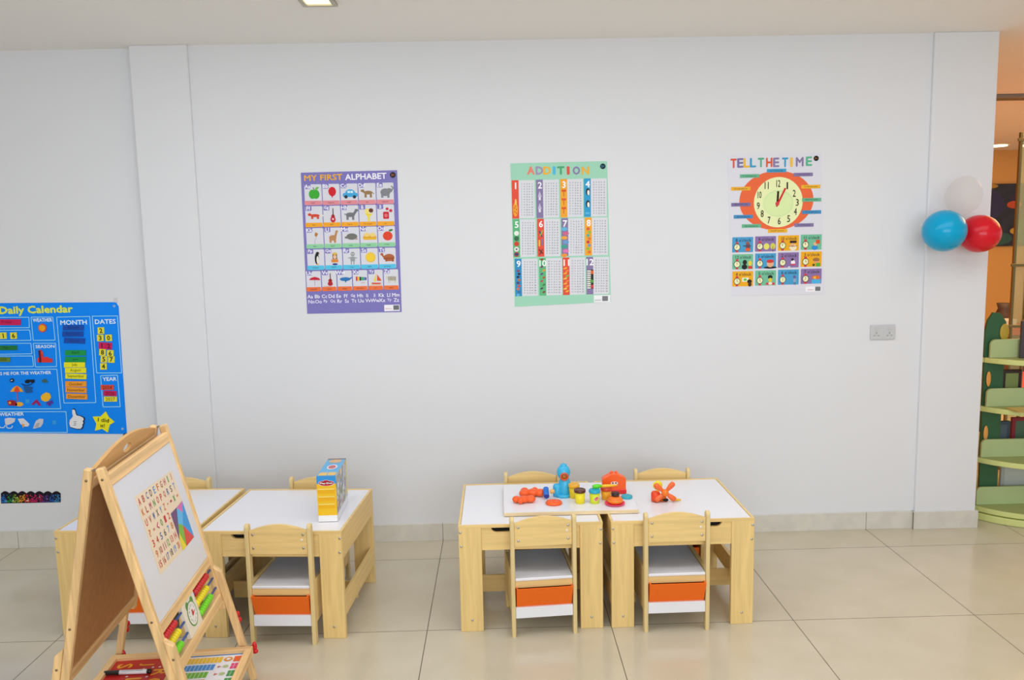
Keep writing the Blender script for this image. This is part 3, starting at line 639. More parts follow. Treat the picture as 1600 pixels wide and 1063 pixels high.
for n in range(12):
    r_, i = divmod(n, 4); x0 = 106+158*i; y0 = 624-6*i+118*r_; x1, y1 = x0+145, y0+104
    q.rect(x0, y0, x1, y1, cc[n], 1, 4); q.text("%d o'clock" % hr[n], x0+78, y0+20, 108, 22, '#2c2a30', 2, .01)
    cx_, cy_ = x0+33, y0+70
    q.rect(cx_-9, cy_-36, cx_+9, cy_+35, '#d8404a', 2, 3); q.ell(cx_, cy_, 23, 24, '#3a2a24', 3); q.ell(cx_, cy_, 19, 20, '#eef0c0', 4)
    a = math.radians(30*hr[n]); q.line([(cx_, cy_), (cx_, cy_-15)], 2.5, '#3a2a24', 5); q.line([(cx_, cy_), (cx_+11*math.sin(a), cy_-11*math.cos(a))], 3, '#d8404a', 5)
    px_, py_ = x0+105, y0+70
    pic = [(('r', -30, -12, 24, -6, '#3a2c30'), ('e', 2, -28, 14, 9, '#9a5a4a'), ('r', -10, -20, 18, 14, '#6a4a58'), ('e', 2, 16, 18, 12, '#e8622c')), (('e', -26, 0, 20, 22, '#e8e06a'), ('e', 18, -2, 18, 22, '#d8d05a'), ('r', 17, 0, 20, 36, '#4a3a2a')),
           (('e', 0, 12, 26, 22, '#f3e6c8'), ('e', -4, -4, 14, 14, '#e8b48a'), ('r', -22, -34, 24, -18, '#2c2224'), ('r', -30, 2, 28, 6, '#a5622c')), (('e', -8, 20, 22, 16, '#2f8fd8'), ('e', -4, -6, 13, 13, '#f0b890'), ('r', 0, -34, 28, -8, '#e0542c')),
           (('e', -20, 18, 20, 18, '#1e2226'), ('e', -18, -14, 15, 17, '#2a2422'), ('r', 4, 12, 34, 30, '#d83a3a'), ('e', 18, -8, 13, 18, '#f2d24a')), (('e', 0, 28, 46, 8, '#1f2226'), ('e', 0, 2, 24, 24, '#e8b088'), ('e', 0, -16, 26, 12, '#d83a34')),
           (('e', 0, 0, 15, 18, '#f4f0f2'), ('e', -4, -22, 9, 9, '#2a2428'), ('r', -16, 8, 16, 18, '#d8405a'), ('e', -28, 30, 8, 5, '#e8e0e6')), (('e', 2, -14, 24, 14, '#a5743c'), ('r', -14, -4, 22, 6, '#e8a078'), ('r', 0, 8, 30, 32, '#55b03c'), ('e', -16, 22, 9, 9, '#2f5a34')),
           (('r', -36, -26, 8, 2, '#f1f4e0'), ('e', -16, -12, 12, 9, '#6cc03c'), ('e', 14, 0, 16, 14, '#2a2018'), ('e', 16, 20, 12, 16, '#4a3424')), (('e', 0, -24, 17, 14, '#1f2420'), ('e', 0, -4, 14, 14, '#e8c83a'), ('r', -30, 14, 30, 30, '#d8404a'), ('e', 0, 20, 14, 10, '#f1e6d0')),
           (('e', 10, -18, 10, 12, '#6a5f9a'), ('r', 2, -8, 20, 18, '#9aa8c8'), ('r', 6, 18, 9, 36, '#5a5a72'), ('r', 13, 18, 16, 36, '#5a5a72')), (('r', -30, 4, 34, 32, '#4fb6e8'), ('e', 0, -10, 30, 13, '#e8742c'), ('e', -8, -8, 9, 9, '#f0c04a'))][n]
    for j, (ty, a_, b_, c1, d1, hx) in enumerate(pic):
        if ty == 'r': q.rect(px_+a_, py_+b_, px_+c1, py_+d1, hx, 2+j)
        else: q.ell(px_+a_, py_+b_, c1, d1, hx, 2+j)
q.rect(612, 965, 722, 1000, '#f6f5f9', 1); q.rect(680, 966, 717, 996, '#8f8f94', 2); q.text('LEARNING', 648, 988, 40, 7, '#c04438', 2)
for i in range(9): q.rect(682+4*i, 968, 683.6+4*i, 994, '#4a4a50', 3)
tag(q.done('poster'), 'white clock poster with orange oval clock, rightmost of the three wall posters', 'poster', 'posters on the white wall')

# ------------------------------------------------------------------ blue fabric calendar on the left wall
CL = (0, 460, 210/971)
q = Sheet(*CL, YL, .75)
# the part left of the photo's edge is built too: the sheet runs on
pts = [(-330, 1000), (918, 1010), (918, 1008), (884, 500), (858, 88), (840, 60), (820, 57), (-330, 66)]
sheet_base(q, pts, '#0a8cff')
TH = 3; LB = '#a4e2fb'
q.text('Daily Calendar', 262, 118, 516, 66, '#e9f04a', 2, .05, 0)
q.text("Today is", -170, 205, None, 40, '#e9f04a', 2, .04)
def slant(xa, ya, xb, yb, xc, yc, xd, yd): q.line([(xa, ya), (xb, yb), (xc, yc), (xd, yd), (xa, ya)], 5, LB, 2)
slant(-300, 168, 210, 166, 214, 241, -300, 244); slant(-300, 262, 216, 258, 226, 332, -300, 342); slant(-300, 354, 225, 354, 232, 430, -300, 438); slant(-300, 446, 236, 446, 244, 521, -300, 526)
slant(226, 165, 383, 165, 400, 331, 242, 333); slant(243, 354, 404, 354, 411, 522, 258, 525); slant(-300, 545, 412, 541, 440, 827, -300, 830); slant(-300, 850, 478, 848, 488, 998, -300, 996)
slant(411, 165, 650, 160, 694, 782, 464, 786); slant(668, 158, 850, 156, 880, 568, 700, 568); slant(728, 588, 850, 584, 870, 812, 746, 814)
for t_, x, y, w_, h in (('WEATHER', 308, 186, 136, 24), ('SEASON', 327, 377, 134, 22), ('MONTH', 533, 203, 186, 32), ('DATES', 762, 197, 146, 32), ('YEAR', 793, 612, 98, 26), ('DRESS ME FOR THE WEATHER', 150, 570, 436, 22), ('WEATHER', 86, 866, 172, 24)):
    q.text(t_, x, y, w_, h, '#e8f7fd', 2, .03)
for x, y in ((200, 772), (394, 925)): q.rect(x-14, y-14, x+14, y+14, '#3aa0ee', 2)
for x, y in ((826, 85), (886, 972)): q.ell(x, y, 8, 8, '#c9d4dc', 2); q.ell(x, y, 4, 4, '#5a6a78', 3)
cal = tag(q.done('wall_calendar'), 'blue fabric daily calendar with white outlined boxes pinned on the left wall', 'calendar')
def bit(name, label, cat, group=None):
    class B_(Sheet):
        def __enter__(s): return s
        def __exit__(s, *a):
            tag(s.done(name), label, cat, group)
    return B_(*CL, YL-.0018, .6)
def solid(s, pts, hx, t=.0025):
    a = [s.p(x, y, 0) for x, y in pts]
    for v in a: v.y = s.Y-.0006-t
    s.mb.prism(a, (0, t, 0), s.m(hx)); s.Y2 = s.Y
def tile(name, label, cat, x, y, w_, h, hx, txt, tc='#20201c', rot=0, group=None, th=None, bold=.02, tw=None):
    with bit(name, label, cat, group) as s:
        a = math.radians(rot); R = lambda dx, dy: (x+dx*math.cos(a)+dy*math.sin(a), y-dx*math.sin(a)+dy*math.cos(a))
        solid(s, [R(-w_/2, h/2), R(w_/2, h/2), R(w_/2, -h/2), R(-w_/2, -h/2)], hx)
        if txt: s.text(txt, x, y, tw, th or h*.6, tc, 6, bold, rot)
MG = 'month tags on the calendar'
for t_, x, y, hx, tc in (('January', 532, 241, '#1a4fae', '#17378a'), ('February', 528, 287, '#1a4fae', '#17378a'), ('March', 540, 335, '#1a4fae', '#17378a'), ('April', 546, 423, '#1f9a4c', '#0f4a28'), ('June', 546, 471, '#1f9a4c', '#0f4a28'), ('July', 540, 510, '#f2ea22', '#3a3a18'), ('August', 548, 550, '#f2ea22', '#3a3a18'), ('September', 550, 593, '#f2ea22', '#3a3a18'), ('October', 550, 648, '#f7a030', '#4a3010'), ('November', 552, 691, '#f7a030', '#4a3010'), ('December', 556, 738, '#f7a030', '#4a3010')):
    cn = {'#1a4fae': 'dark blue', '#1f9a4c': 'green', '#f2ea22': 'yellow', '#f7a030': 'orange'}[hx]
    pos = {'January': 'top of the dark blue ones', 'February': 'middle of the dark blue ones', 'March': 'lowest of the dark blue ones'}.get(t_, 'reading '+t_)
    tile('month_tag', '%s month tag on the calendar, %s' % (cn, pos), 'month tag', x, y, 152, 39 if hx != '#f2ea22' else 37, hx, t_, tc, -2 if t_ in ('March', 'December', 'September', 'November') else 0, MG, 25 if 'y' in t_ or 'g' in t_ or 'p' in t_ else 20, 0)
DG = 'number tiles on the calendar'
for t_, x, y, hx, lab, rot in (('2', 731, 262, '#eee23a', 'yellow tile with black 2, top of the dates box', 2), ('3', 726, 315, '#eee23a', 'yellow tile with black 3 in the dates box', 3), ('0', 786, 315, '#eee23a', 'yellow tile with black 0 in the dates box', 3), ('1', 738, 371, '#d3205c', 'crimson tile with 1 in the dates box', -1), ('2', 787, 374, '#d3205c', 'crimson tile with 2 in the dates box', -2), ('8', 742, 419, '#eee23a', 'yellow tile with black 8 in the dates box', -3), ('6', 798, 427, '#eee23a', 'yellow tile with black 6 in the dates box', -2), ('5', 752, 469, '#eee23a', 'yellow tile with black 5 in the dates box', -3), ('7', 806, 471, '#eee23a', 'yellow tile with black 7 in the dates box', -2), ('4', 749, 521, '#eee23a', 'yellow tile with black 4, lowest in the dates box', 1), ('1', 26, 299, '#eee23a', 'yellow tile with black 1 in the second box at the left', 3), ('6', 100, 299, '#eee23a', 'yellow tile with black 6 in the second box at the left', 3)):
    tile('number_tile', lab, 'number tile', x, y, 47, 47, hx, t_, '#20201c' if hx == '#eee23a' else '#5a0f2c', rot, DG, 32, .03)
YG = 'year tags on the calendar'
for t_, x, y, hx, lab, rot in (('2024', 776, 673, '#e4513a', 'red orange year tag reading 2024', 0), ('2026', 796, 716, '#d3205c', 'crimson year tag between 2024 and 2027', -2), ('2027', 799, 757, '#eee23a', 'yellow year tag reading 2027', 0)):
    tile('year_tag', lab, 'year tag', x, y, 94, 36, hx, t_, '#4a1f18' if hx != '#eee23a' else '#3a3a18', rot, YG, 24, 0)
tile('day_tag', 'crimson day tag reading Friday in the top left box', 'day tag', 50, 202, 205, 42, '#d3205c', 'Friday', '#7a1038', 0, None, 26, 0)
tile('month_tag', 'dark green month tag reading May in the third box at the left', 'month tag', 45, 387, 160, 33, '#1f7a3c', 'May', '#0f4020', 0, MG, 18, 0)
tile('year_tag', 'olive green year tag reading 2025 in the fourth box at the left', 'year tag', 22, 472, 108, 33, '#6f8a2c', '2025', '#2a3a18', 0, YG, 20, 0)
with bit('sun_sign', 'orange felt sun in the weather box of the calendar', 'weather sign') as s:
    c_ = (308, 243); solid(s, [(c_[0]+(33 if i % 2 else 27)*math.cos(math.pi*i/14), c_[1]-(33 if i % 2 else 27)*math.sin(math.pi*i/14)) for i in range(28)], '#e8502c'); s.ell(*c_, 23, 23, '#f8a81c', 11)
with bit('season_sign', 'red felt season picture in the season box of the calendar', 'season sign') as s:
    solid(s, [(272, 492), (380, 492), (380, 466), (352, 460), (340, 450), (314, 456), (314, 436), (300, 400), (284, 404), (290, 455), (272, 462)], '#e83a34'); s.rect(284, 405, 298, 492, '#5a1f3a', 11); s.ell(306, 424, 9, 12, '#e8503c', 11)
WG = 'felt clothing pieces on the calendar'
with bit('felt_umbrella', 'orange felt parasol in the lower left box of the calendar', 'felt piece', WG) as s:
    solid(s, [(75, 704), (170, 704), (152, 678), (124, 660), (98, 674)], '#f6b030'); s.poly([(105, 704), (148, 704), (138, 676), (124, 661), (112, 678)], '#f0502c', 11); s.rect(123, 704, 129, 775, '#c84a5a', 0)
with bit('felt_boots', 'dark red felt boots with a yellow shape under the parasol', 'felt piece', WG) as s:
    solid(s, [(52, 770), (80, 764), (112, 770), (128, 795), (122, 806), (62, 802)], '#a81f30'); s.ell(75, 783, 9, 9, '#f0b84a', 11)
with bit('felt_hat', 'small yellow felt oval beside the dark red boots', 'felt piece', WG) as s:
    solid(s, [(142+28*math.cos(i*math.pi/8), 794-16*math.sin(i*math.pi/8)) for i in range(16)], '#f7b43c')
with bit('felt_sunglasses', 'black felt sunglasses over the blue figure on the calendar', 'felt piece', WG) as s:
    solid(s, [(180, 625), (198, 616), (250, 616), (252, 634), (236, 644), (222, 632), (206, 644), (184, 640)], '#16202e')
with bit('felt_figure', 'dark blue felt figure below the sunglasses on the calendar', 'felt piece', WG) as s:
    solid(s, [(172, 664), (215, 668), (240, 672), (232, 690), (238, 708), (190, 714), (178, 690)], '#1f5a9c'); s.line([(158, 646), (176, 656), (206, 658), (236, 646)], 7, '#123a78', 11)
with bit('felt_patch', 'small dark felt oval at the top left of the dress box', 'felt piece', WG) as s:
    solid(s, [(88+16*math.cos(i*math.pi/8), 622-14*math.sin(i*math.pi/8)) for i in range(16)], '#122a4a'); s.ell(88, 622, 8, 4, '#c9d8e4', 11, rot=15)
with bit('felt_beret', 'small grey green felt cap at the top right of the dress box', 'felt piece', WG) as s:
    solid(s, [(302, 624), (316, 612), (334, 612), (350, 634), (330, 640), (312, 636)], '#3f6a68')
with bit('felt_mitten', 'yellow felt mitten at the right of the dress box', 'felt piece', WG) as s:
    solid(s, [(296, 740), (310, 722), (336, 708), (362, 718), (370, 745), (352, 770), (326, 776), (302, 764)], '#f8bc2e')
with bit('felt_trousers', 'magenta felt trousers in the middle of the dress box', 'felt piece', WG) as s:
    solid(s, [(228, 795), (256, 765), (268, 760), (298, 802), (282, 806), (262, 780), (244, 800)], '#a8205c')
with bit('felt_scarf', 'violet felt scarf behind the yellow mitten', 'felt piece', WG) as s:
    solid(s, [(338, 780), (378, 765), (388, 790), (372, 788), (368, 806), (352, 808), (350, 798), (336, 796)], '#5a3a9c')
CLG = 'felt weather clouds on the calendar'
with bit('felt_cloud', 'white felt cloud with curls, leftmost of the clouds', 'felt piece', CLG) as s:
    solid(s, [(36, 898), (62, 892), (112, 896), (108, 920), (88, 934), (60, 944), (40, 938), (38, 918)], '#dcd9e2')
    for cx_, cy_ in ((20, 948), (72, 952)): s.line([(cx_-22, cy_-18)]+[(cx_+22*math.cos(i), cy_+16*math.sin(i)) for i in (2.6, 2, 1.2, .4, -.3)], 7, '#c8e2f2', 11)
with bit('felt_cloud', 'white felt cloud with orange spark, second of the clouds', 'felt piece', CLG) as s:
    solid(s, [(130, 900), (170, 896), (188, 912), (214, 938), (206, 954), (178, 956), (150, 936)], '#e2e0e6'); s.poly([(160, 934), (182, 938), (170, 966)], '#f2a83a', 11)
with bit('felt_cloud', 'grey felt rain cloud, rightmost of the clouds', 'felt piece', CLG) as s:
    solid(s, [(262, 914), (288, 898), (316, 902), (312, 932), (296, 958), (262, 968), (240, 970), (252, 936)], '#d2d2da'); s.poly([(250, 958), (270, 930), (290, 928), (280, 960)], '#b2b2bc', 11)
with bit('thumbs_up_sign', 'white thumbs up hand sign at the bottom of the calendar', 'sign') as s:
    hand = [(524, 828), (536, 824), (546, 832), (552, 858), (560, 872), (590, 878), (612, 890), (616, 906), (608, 916), (614, 932), (604, 944), (606, 958), (592, 976), (560, 976), (530, 968), (508, 962), (500, 936), (504, 908), (520, 892), (530, 878), (524, 852)]
    solid(s, hand, '#1c2a5c'); cx_, cy_ = 556, 906; s.poly([(cx_+(x-cx_)*.9-2, cy_+(y-cy_)*.92) for x, y in hand], '#ecebee', 11)
    for y in (922, 934, 945): s.line([(536, y-3), (545, y), (554, y-4)], 3, '#26304a', 12)
with bit('star_sign', 'yellow star sign reading I did it! on the calendar', 'sign') as s:
    c_ = (753, 922); P_ = [(765, 846), (788, 888), (830, 922), (796, 942), (780, 998), (740, 972), (688, 986), (698, 936), (672, 884), (728, 882)]
    solid(s, P_, '#f4ec22'); s.text('I did', 750, 908, 78, 27, '#2c2c18', 11, .01, -8); s.text('it!', 744, 948, 30, 24, '#2c2c18', 11, .01, -2)
def pin(name, label, u, v, Yp, r, hx):
    c_ = wall_pt(u, v, Yp); mb = MB()
    mb.lathe([(r*.5, 0), (r, .003), (r, .009), (r*.6, .012)], C(hx, .3), Matrix.Translation((c_.x, Yp-.0006, c_.z)) @ Matrix.Rotation(math.pi/2, 4, 'X'), 16)
    return tag(mb.build(name, origin=(c_.x, Yp, c_.z)), label, 'push pin')
pin('push_pin', 'dark green push pin at the lower right corner of the blue calendar', 197, 680.5, YL, .0135, '#17403a')
s = Sheet(*CL, YL, .4); solid(s, [(822, 62), (850, 62), (850, 24), (822, 24)], '#d2d2d4', .0006); tag(s.done('tape_strip'), 'clear grey tape strip above the upper right corner of the calendar', 'tape')

# scalloped glitter border strip low on the left wall
s = Sheet(0, 740, 130/987, YL, .25)
top = []
for i in range(7):
    for j in range(7): top.append((12+101*i+101*j/6.5, 236-26*math.sin(math.pi*j/6.5)))
solid(s, [(14, 356), (722, 342), (720, 236)]+top[::-1], '#1c1420', .0008)
random.seed(9)
for _ in range(420):
    u = random.random(); x = 18+700*u; y = 236+(104-8*u)*(1-random.random()**1.7*.85); y = min(y, 350-12*u)
    base = ['#2f7fd0', '#2f9a4a', '#a8c42c', '#f0a02c', '#e8403c', '#d82c6c', '#a8285c', '#5a3a8c', '#2f5fb0', '#3f8fc8'][min(9, int(u*10))]
    s.ell(x, y, random.uniform(3, 9), random.uniform(3, 8), random.choice([base, base, base, '#e8e4d8' if random.random() < .15 else base]), random.choice((4, 5, 6)), 7)
tag(s.done('border_strip'), 'black scalloped border strip with rainbow glitter low on the left wall', 'border strip')

# double socket
c_ = wall_pt(1378.5, 519, YW); t = thing('wall_socket', 'grey double wall socket on the white wall below the clock poster', 'socket', (c_.x, YW, c_.z))
SG = C('#c9c9cb', .4, spec=.3)
mb = MB(); mb.box((-.069, -.010, -.041), (.069, -.0004, .041), SG, .004, seg=2); mb.build('plate', t)
for sx in (-1, 1):
    mb = MB(); mb.box((sx*.036-.011, -.0125, .012), (sx*.036+.011, -.0101, .030), C('#c6c6c6', .35), .001); mb.build('switch', t)
    mb = MB()
    for dx, dz, hw, hh in ((0, -.004, .003, .005), (-.011, -.018, .005, .0025), (.011, -.018, .005, .0025)): mb.box((sx*.036+dx-hw, -.0112, dz-hh), (sx*.036+dx+hw, -.0101, dz+hh), C('#9c9c9e', .6), 0)
    mb.build('socket_holes', t)

# ------------------------------------------------------------------ balloons on the right pillar
def balloon(label, loc, r, ln, axis, mt, knot, tp=.18):
    t = thing('balloon', label, 'balloon', loc, 0, 'balloons on the right pillar'); ax = Vector(axis).normalized()
    M_ = ax.to_track_quat('Z', 'Y').to_matrix().to_4x4(); mb = MB(); prof = []
    for i in range(1, 24):
        a = math.pi*i/24; z = -math.cos(a)*ln; rr = r*math.sin(a)*(1 if z > 0 else 1-tp*(z/ln)**2)
        prof.append((rr, z))
    mb.lathe([(.004, -ln-.012)]+[(.006, -ln-.004)]+prof+[(.001, ln)], mt, M_, 32); mb.build('skin', t)
    mb = MB(); mb.lathe([(.004, -ln-.014), (.008, -ln-.02), (.011, -ln-.026)], knot, M_, 12); mb.build('knot', t)
    return t
balloon('sky blue balloon on the right pillar', (2.334, 4.250, 1.676), .108, .116, (-.5, -.75, -.05), C('#03a2d0', .18, spec=.28), C('#08a0cc', .3))
balloon('red balloon on the right edge of the pillar', (2.545, 4.300, 1.657), .099, .108, (.6, -.7, -.02), C('#d91a2a', .18, spec=.28), C('#d81626', .3))
balloon('clear white balloon above the red and blue balloons', (2.445, 4.285, 1.848), .088, .112, (.1, -.25, .9), C('#ddd2c8', .1, 'clear', .5, alpha=.16), C('#f1e9e2', .2, 'clear', alpha=.6), .5)

# ------------------------------------------------------------------ toy board and toys on the tables
BZ = .4935
t = thing('toy_board', 'white board with raw wooden edges lying across the two front tables', 'board', (.302, 3.655, .4752), 0)
mb = MB(); mb.box((-.295, -.203, .0165), (.295, .203, .018), WHITE, 0); mb.build('board_top', t)
mb = MB(); mb.box((-.296, -.204, 0), (.296, .204, .0163), C('#ead0a4', .6, 'wood_x', .3, amt=.15), .001); mb.build('board_core', t)
OR = C('#f9611c', .32); OR2 = C('#f77a12', .32); YE = C('#f3e11a', .32); SKY = C('#38b3df', .35)
# orange bear shaped cutter lying flat (two halves)
def lobes(name, label, loc, parts, mt, h, rz=0, group=None):
    t = thing(name, label, 'toy', loc, rz, group); mb = MB()
    for x, y, r in parts:
        mb.ell(V(x, y, h*.5), (r, r*.9, h*.5), mt, None, 20, 12)
    mb.build('body', t); mb = MB()
    for x, y, r in parts: mb.ell(V(x, y-r*.3, h*.86), (r*.5, r*.4, h*.1), mt, None, 12, 8)
    mb.build('raised_pattern', t); return t
lobes('dough_mould', 'orange lobed dough mould at the back left corner of the toy board', (.128, 3.665, BZ), [(-.025, .0, .025), (.015, .005, .028), (.048, -.004, .026), (-.02, .03, .02), (.028, .028, .016)], OR, .035, .1)
lobes('dough_mould', 'orange lobed dough mould at the front left of the toy board', (.098, 3.575, BZ), [(-.034, .006, .019), (-.002, .004, .025), (.03, .008, .024), (-.016, -.014, .014)], OR, .032)
t = thing('dough_disc', 'flat orange oval dough cutter in front of the blue roller', 'toy', (.232, 3.553, BZ))
mb = MB(); mb.lathe([(.036, 0), (.038, .006), (.034, .012), (.018, .014)], OR, Matrix.Diagonal((1, .95, 1, 1)), 28); mb.build('plate', t)
mb = MB()
for i in range(7):
    a = 2*math.pi*i/7; mb.ell(V(.021*math.cos(a), .02*math.sin(a), .012), (.008, .006, .004), OR, Matrix.Rotation(a, 4, 'Z'), 10, 6)
mb.ell(V(0, 0, .014), (.008, .008, .004), OR, None, 10, 6); mb.build('petals', t)
t = thing('dough_roller', 'small blue tube with a tan tip left of the blue toy figure', 'toy', (.203, 3.627, BZ))
M_ = Matrix.Translation((0, -.012, .0155)) @ Matrix.Rotation(math.radians(-64), 4, 'X')
mb = MB(); mb.lathe([(.0115, 0), (.0128, .002), (.0128, .05), (.0115, .052)], C('#1f6fd0', .35), M_, 18); mb.build('tube', t)
mb = MB(); mb.lathe([(.0112, -.003), (.0126, -.0005), (.0126, -.0001)], C('#2a2f9a', .4), M_, 18); mb.build('end_cap', t)
mb = MB(); mb.lathe([(.007, 0), (.010, .004), (.010, .018), (.006, .022)], C('#e8b060', .45), Matrix.Translation((.017, .004, .03)) @ Matrix.Rotation(math.radians(75), 4, 'Y'), 14); mb.build('tip', t)
# blue toy figure: round head with an orange mouth ring on a squat body
t = thing('dough_press', 'sky blue dough press toy with round head and orange mouth ring', 'toy', (.283, 3.672, BZ))
mb = MB(); mb.lathe([(.030, 0), (.031, .004), (.030, .040), (.027, .066), (.022, .078), (.020, .088)], SKY, Matrix.Translation((.008, 0, 0)), 24); mb.lathe([(.019, 0), (.020, .004), (.020, .046), (.016, .055), (.006, .058)], SKY, Matrix.Translation((-.027, -.006, 0)), 18); mb.build('body', t)
mb = MB(); mb.ell(V(.004, 0, .110), (.0315, .026, .037), SKY, None, 24, 16); mb.ell(V(.004, 0, .142), (.016, .015, .010), SKY, None, 14, 8); hd = mb.build('head', t)
Mh = Matrix.Translation((.005, -.0235, .096)) @ Matrix.Rotation(math.pi/2, 4, 'X')
mb = MB(); mb.lathe([(.0195, -.006), (.0195, .004), (.016, .006), (.0125, .004), (.0125, -.004)], C('#e0561e', .35), Mh, 24); mb.build('mouth_ring', hd)
mb = MB(); mb.lathe([(.0122, -.002), (.011, .0025), (.006, .0045)], C('#a8641c', .5), Mh, 18); mb.build('mouth', hd)
mb = MB(); mb.lathe([(.040, 0), (.040, .010), (.037, .013)], SKY, Matrix.Translation((.002, -.008, 0)), 24); mb.build('foot', t)
# dough tubs
def tub(label, loc, hx, lid, logo=False, h=.060, rz=0):
    t = thing('dough_tub', label, 'tub', loc, rz, 'dough tubs on the toy board')
    mb = MB(); mb.lathe([(.0195, 0), (.0205, .001), (.0235, h-.013)], C(hx, .35), None, 28); bd = mb.build('body', t)
    if lid:
        mb = MB(); mb.lathe([(.0255, h-.0128), (.026, h-.011), (.026, h-.002), (.0245, h), (.022, h), (.0215, h-.0015)], C(lid, .35), None, 28); mb.build('lid', t)
    if logo:
        mb = MB(); o = []
        for i in range(20):
            q_ = 2*math.pi*i/20; a, z = .012*math.cos(q_), .009*math.sin(q_)+.30*.012*math.cos(q_); aa = -math.pi/2+.25+a/.0222
            o.append(V(.0232*math.cos(aa), .0232*math.sin(aa), .025+z))
        mb.face(o, C('#f3eee6', .4))
        o2 = [p_.lerp(sum(o, V(0, 0, 0))/20, .2)*1 for p_ in o]
        mb.face([V(p_.x*1.05, p_.y*1.05, p_.z) for p_ in o2], C('#d8242c', .4))
        cc_ = sum(o, V(0, 0, 0))/20; n_ = V(cc_.x, cc_.y, 0).normalized(); ux = V(-n_.y, n_.x, .3).normalized()
        mb.text('Play-Doh', V(n_.x*.0252, n_.y*.0252, cc_.z), ux, n_.cross(ux)*1, .017, .0045, C('#ffffff', .4), .03); mb.build('logo', bd)
    return t
tub('yellow dough tub with dark brown lid at the front of the toy board', (.350, 3.556, BZ), '#f0dc1c', '#5a2a16', False, .064)
tub('yellow dough tub with orange yellow lid behind the brown lidded tub', (.331, 3.634, BZ), '#e6c61e', '#f2b01c', False, .064)
tub('lime dough tub with teal lid and round logo', (.416, 3.552, BZ), '#d8e02a', '#1fa6cc', True, .062)
tub('orange yellow dough tub with red orange lid before the orange house', (.474, 3.600, BZ), '#f5a81a', '#d8421c', False, .056)
# orange toy house
t = thing('toy_house', 'orange house shaped dough toy with red base and white face', 'toy', (.522, 3.690, BZ))
pr = [V(-.054, -.02, .004), V(.054, -.02, .004), V(.055, -.02, .070), V(.048, -.02, .078), V(.012, -.02, .097), V(-.012, -.02, .097), V(-.048, -.02, .078), V(-.055, -.02, .070)]
mb = MB(); mb.prism(pr, (0, .04, 0), OR, .004); bd = mb.build('body', t)
for sx in (-1, 1):
    mb = MB(); mb.ell(V(sx*.011, 0, .098), (.007, .008, .009), OR, None, 12, 8); mb.build('bump', bd)
mb = MB(); mb.box((-.056, -.025, 0), (.056, .024, .022), C('#e02a22', .35), .003); mb.build('base', t)
mb = MB(); mb.prism(circ((0, -.0205, .052), .017, X, Z, 18, 0, 2*math.pi, .008), (0, -.0006, 0), C('#f1e4da', .4))
for sx in (-1, 1): mb.prism(circ((sx*.007, -.0214, .053), .004, X, Z, 10), (0, -.0006, 0), C('#7a1f1a', .4))
mb.build('face_plate', t)
# green and yellow spatula lying from the teal tub to the yellow one
t = thing('dough_knife', 'lime green and yellow dough knife lying on top of the tubs', 'toy', (.440, 3.575, BZ+.0575))
mb = MB(); mb.tube([V(-.030, -.004, .010), V(-.02, -.002, .011), V(-.004, .0, .0115), V(.010, .003, .011)], [.008, .0105, .0105, .006], C('#62d81e', .35), 12); mb.build('handle', t)
mb = MB(); mb.tube([V(.008, .003, .011), V(.03, .006, .0105), V(.055, .010, .010), V(.085, .014, .0095)], [.006, .0072, .006, .002], C('#f5c01e', .35), 12); mb.build('blade', t)
# pink plate, orange dome and dark lid
t = thing('toy_plate', 'round pink toy plate at the front of the toy board', 'toy', (.503, 3.526, BZ))
mb = MB(); mb.lathe([(.030, 0), (.044, .004), (.0455, .008), (.042, .008), (.030, .004)], C('#f0426a', .35), None, 32); mb.build('dish', t)
t = thing('toy_bun', 'orange domed toy bun sitting on the pink plate', 'toy', (.505, 3.528, BZ+.0045))
mb = MB(); mb.lathe([(.024, 0), (.034, .006), (.0345, .016), (.028, .027), (.015, .033)], C('#f7781c', .35), None, 28); mb.build('dome', t)
mb = MB(); mb.lathe([(.0335, .0115), (.0352, .013), (.0352, .0155), (.034, .017)], C('#f29a2c', .35), None, 28); mb.build('rim', t)
t = tag(MB().lathe([(.0175, 0), (.018, .003), (.018, .014), (.0165, .016), (.001, .0155)], C('#3a1a14', .4), None, 24).build('tub_lid'), 'dark brown lid lying on the orange toy bun', 'lid'); t.location = (.506, 3.528, BZ+.0385)
t = tag(MB().lathe([(.024, 0), (.026, .002), (.026, .009), (.024, .0105), (.0225, .0095), (.001, .0095)], C('#1fb0c4', .35), None, 28).build('tub_lid'), 'teal lid lying flat right of the orange house', 'lid'); t.location = (.571, 3.612, BZ)
# orange windmill toy on the right table
t = thing('toy_windmill', 'orange four bladed windmill toy on the right table', 'toy', (.741, 3.600, .4752))
hubz = .046
for i, (a, L_) in enumerate(((48, .062), (140, .062), (222, .056), (-38, .060))):
    a = math.radians(a); u = V(math.cos(a), 0, math.sin(a)); mb = MB()
    mb.tube([V(0, -.012, hubz)+u*d for d in (.008, .02, .036, .050, .058, L_)], [.006, .009, .0125, .0135, .011, .004], C('#f26a2c', .3), 14)
    for v in mb.bm.verts: v.co.z = max(v.co.z, .0005); v.co.y = -.012+(v.co.y+.012)*.55
    mb.build('blade', t)
mb = MB(); mb.ell(V(0, -.015, hubz), (.017, .013, .017), OR2, None, 18, 12); mb.build('hub', t)
mb = MB(); mb.lathe([(.018, 0), (.018, .010), (.012, .014), (.010, hubz)], OR2, Matrix.Translation((0, .012, 0)), 18); mb.build('stand', t)
mb = MB(); mb.prism(circ((.004, -.0065, .009), .014, X, Z, 14, 0, 2*math.pi, .007), (0, -.001, 0), DARK); mb.build('opening', t)
t = thing('dough_cutter', 'round red orange dough cutter touching the windmill on its left', 'toy', (.703, 3.612, .4752))
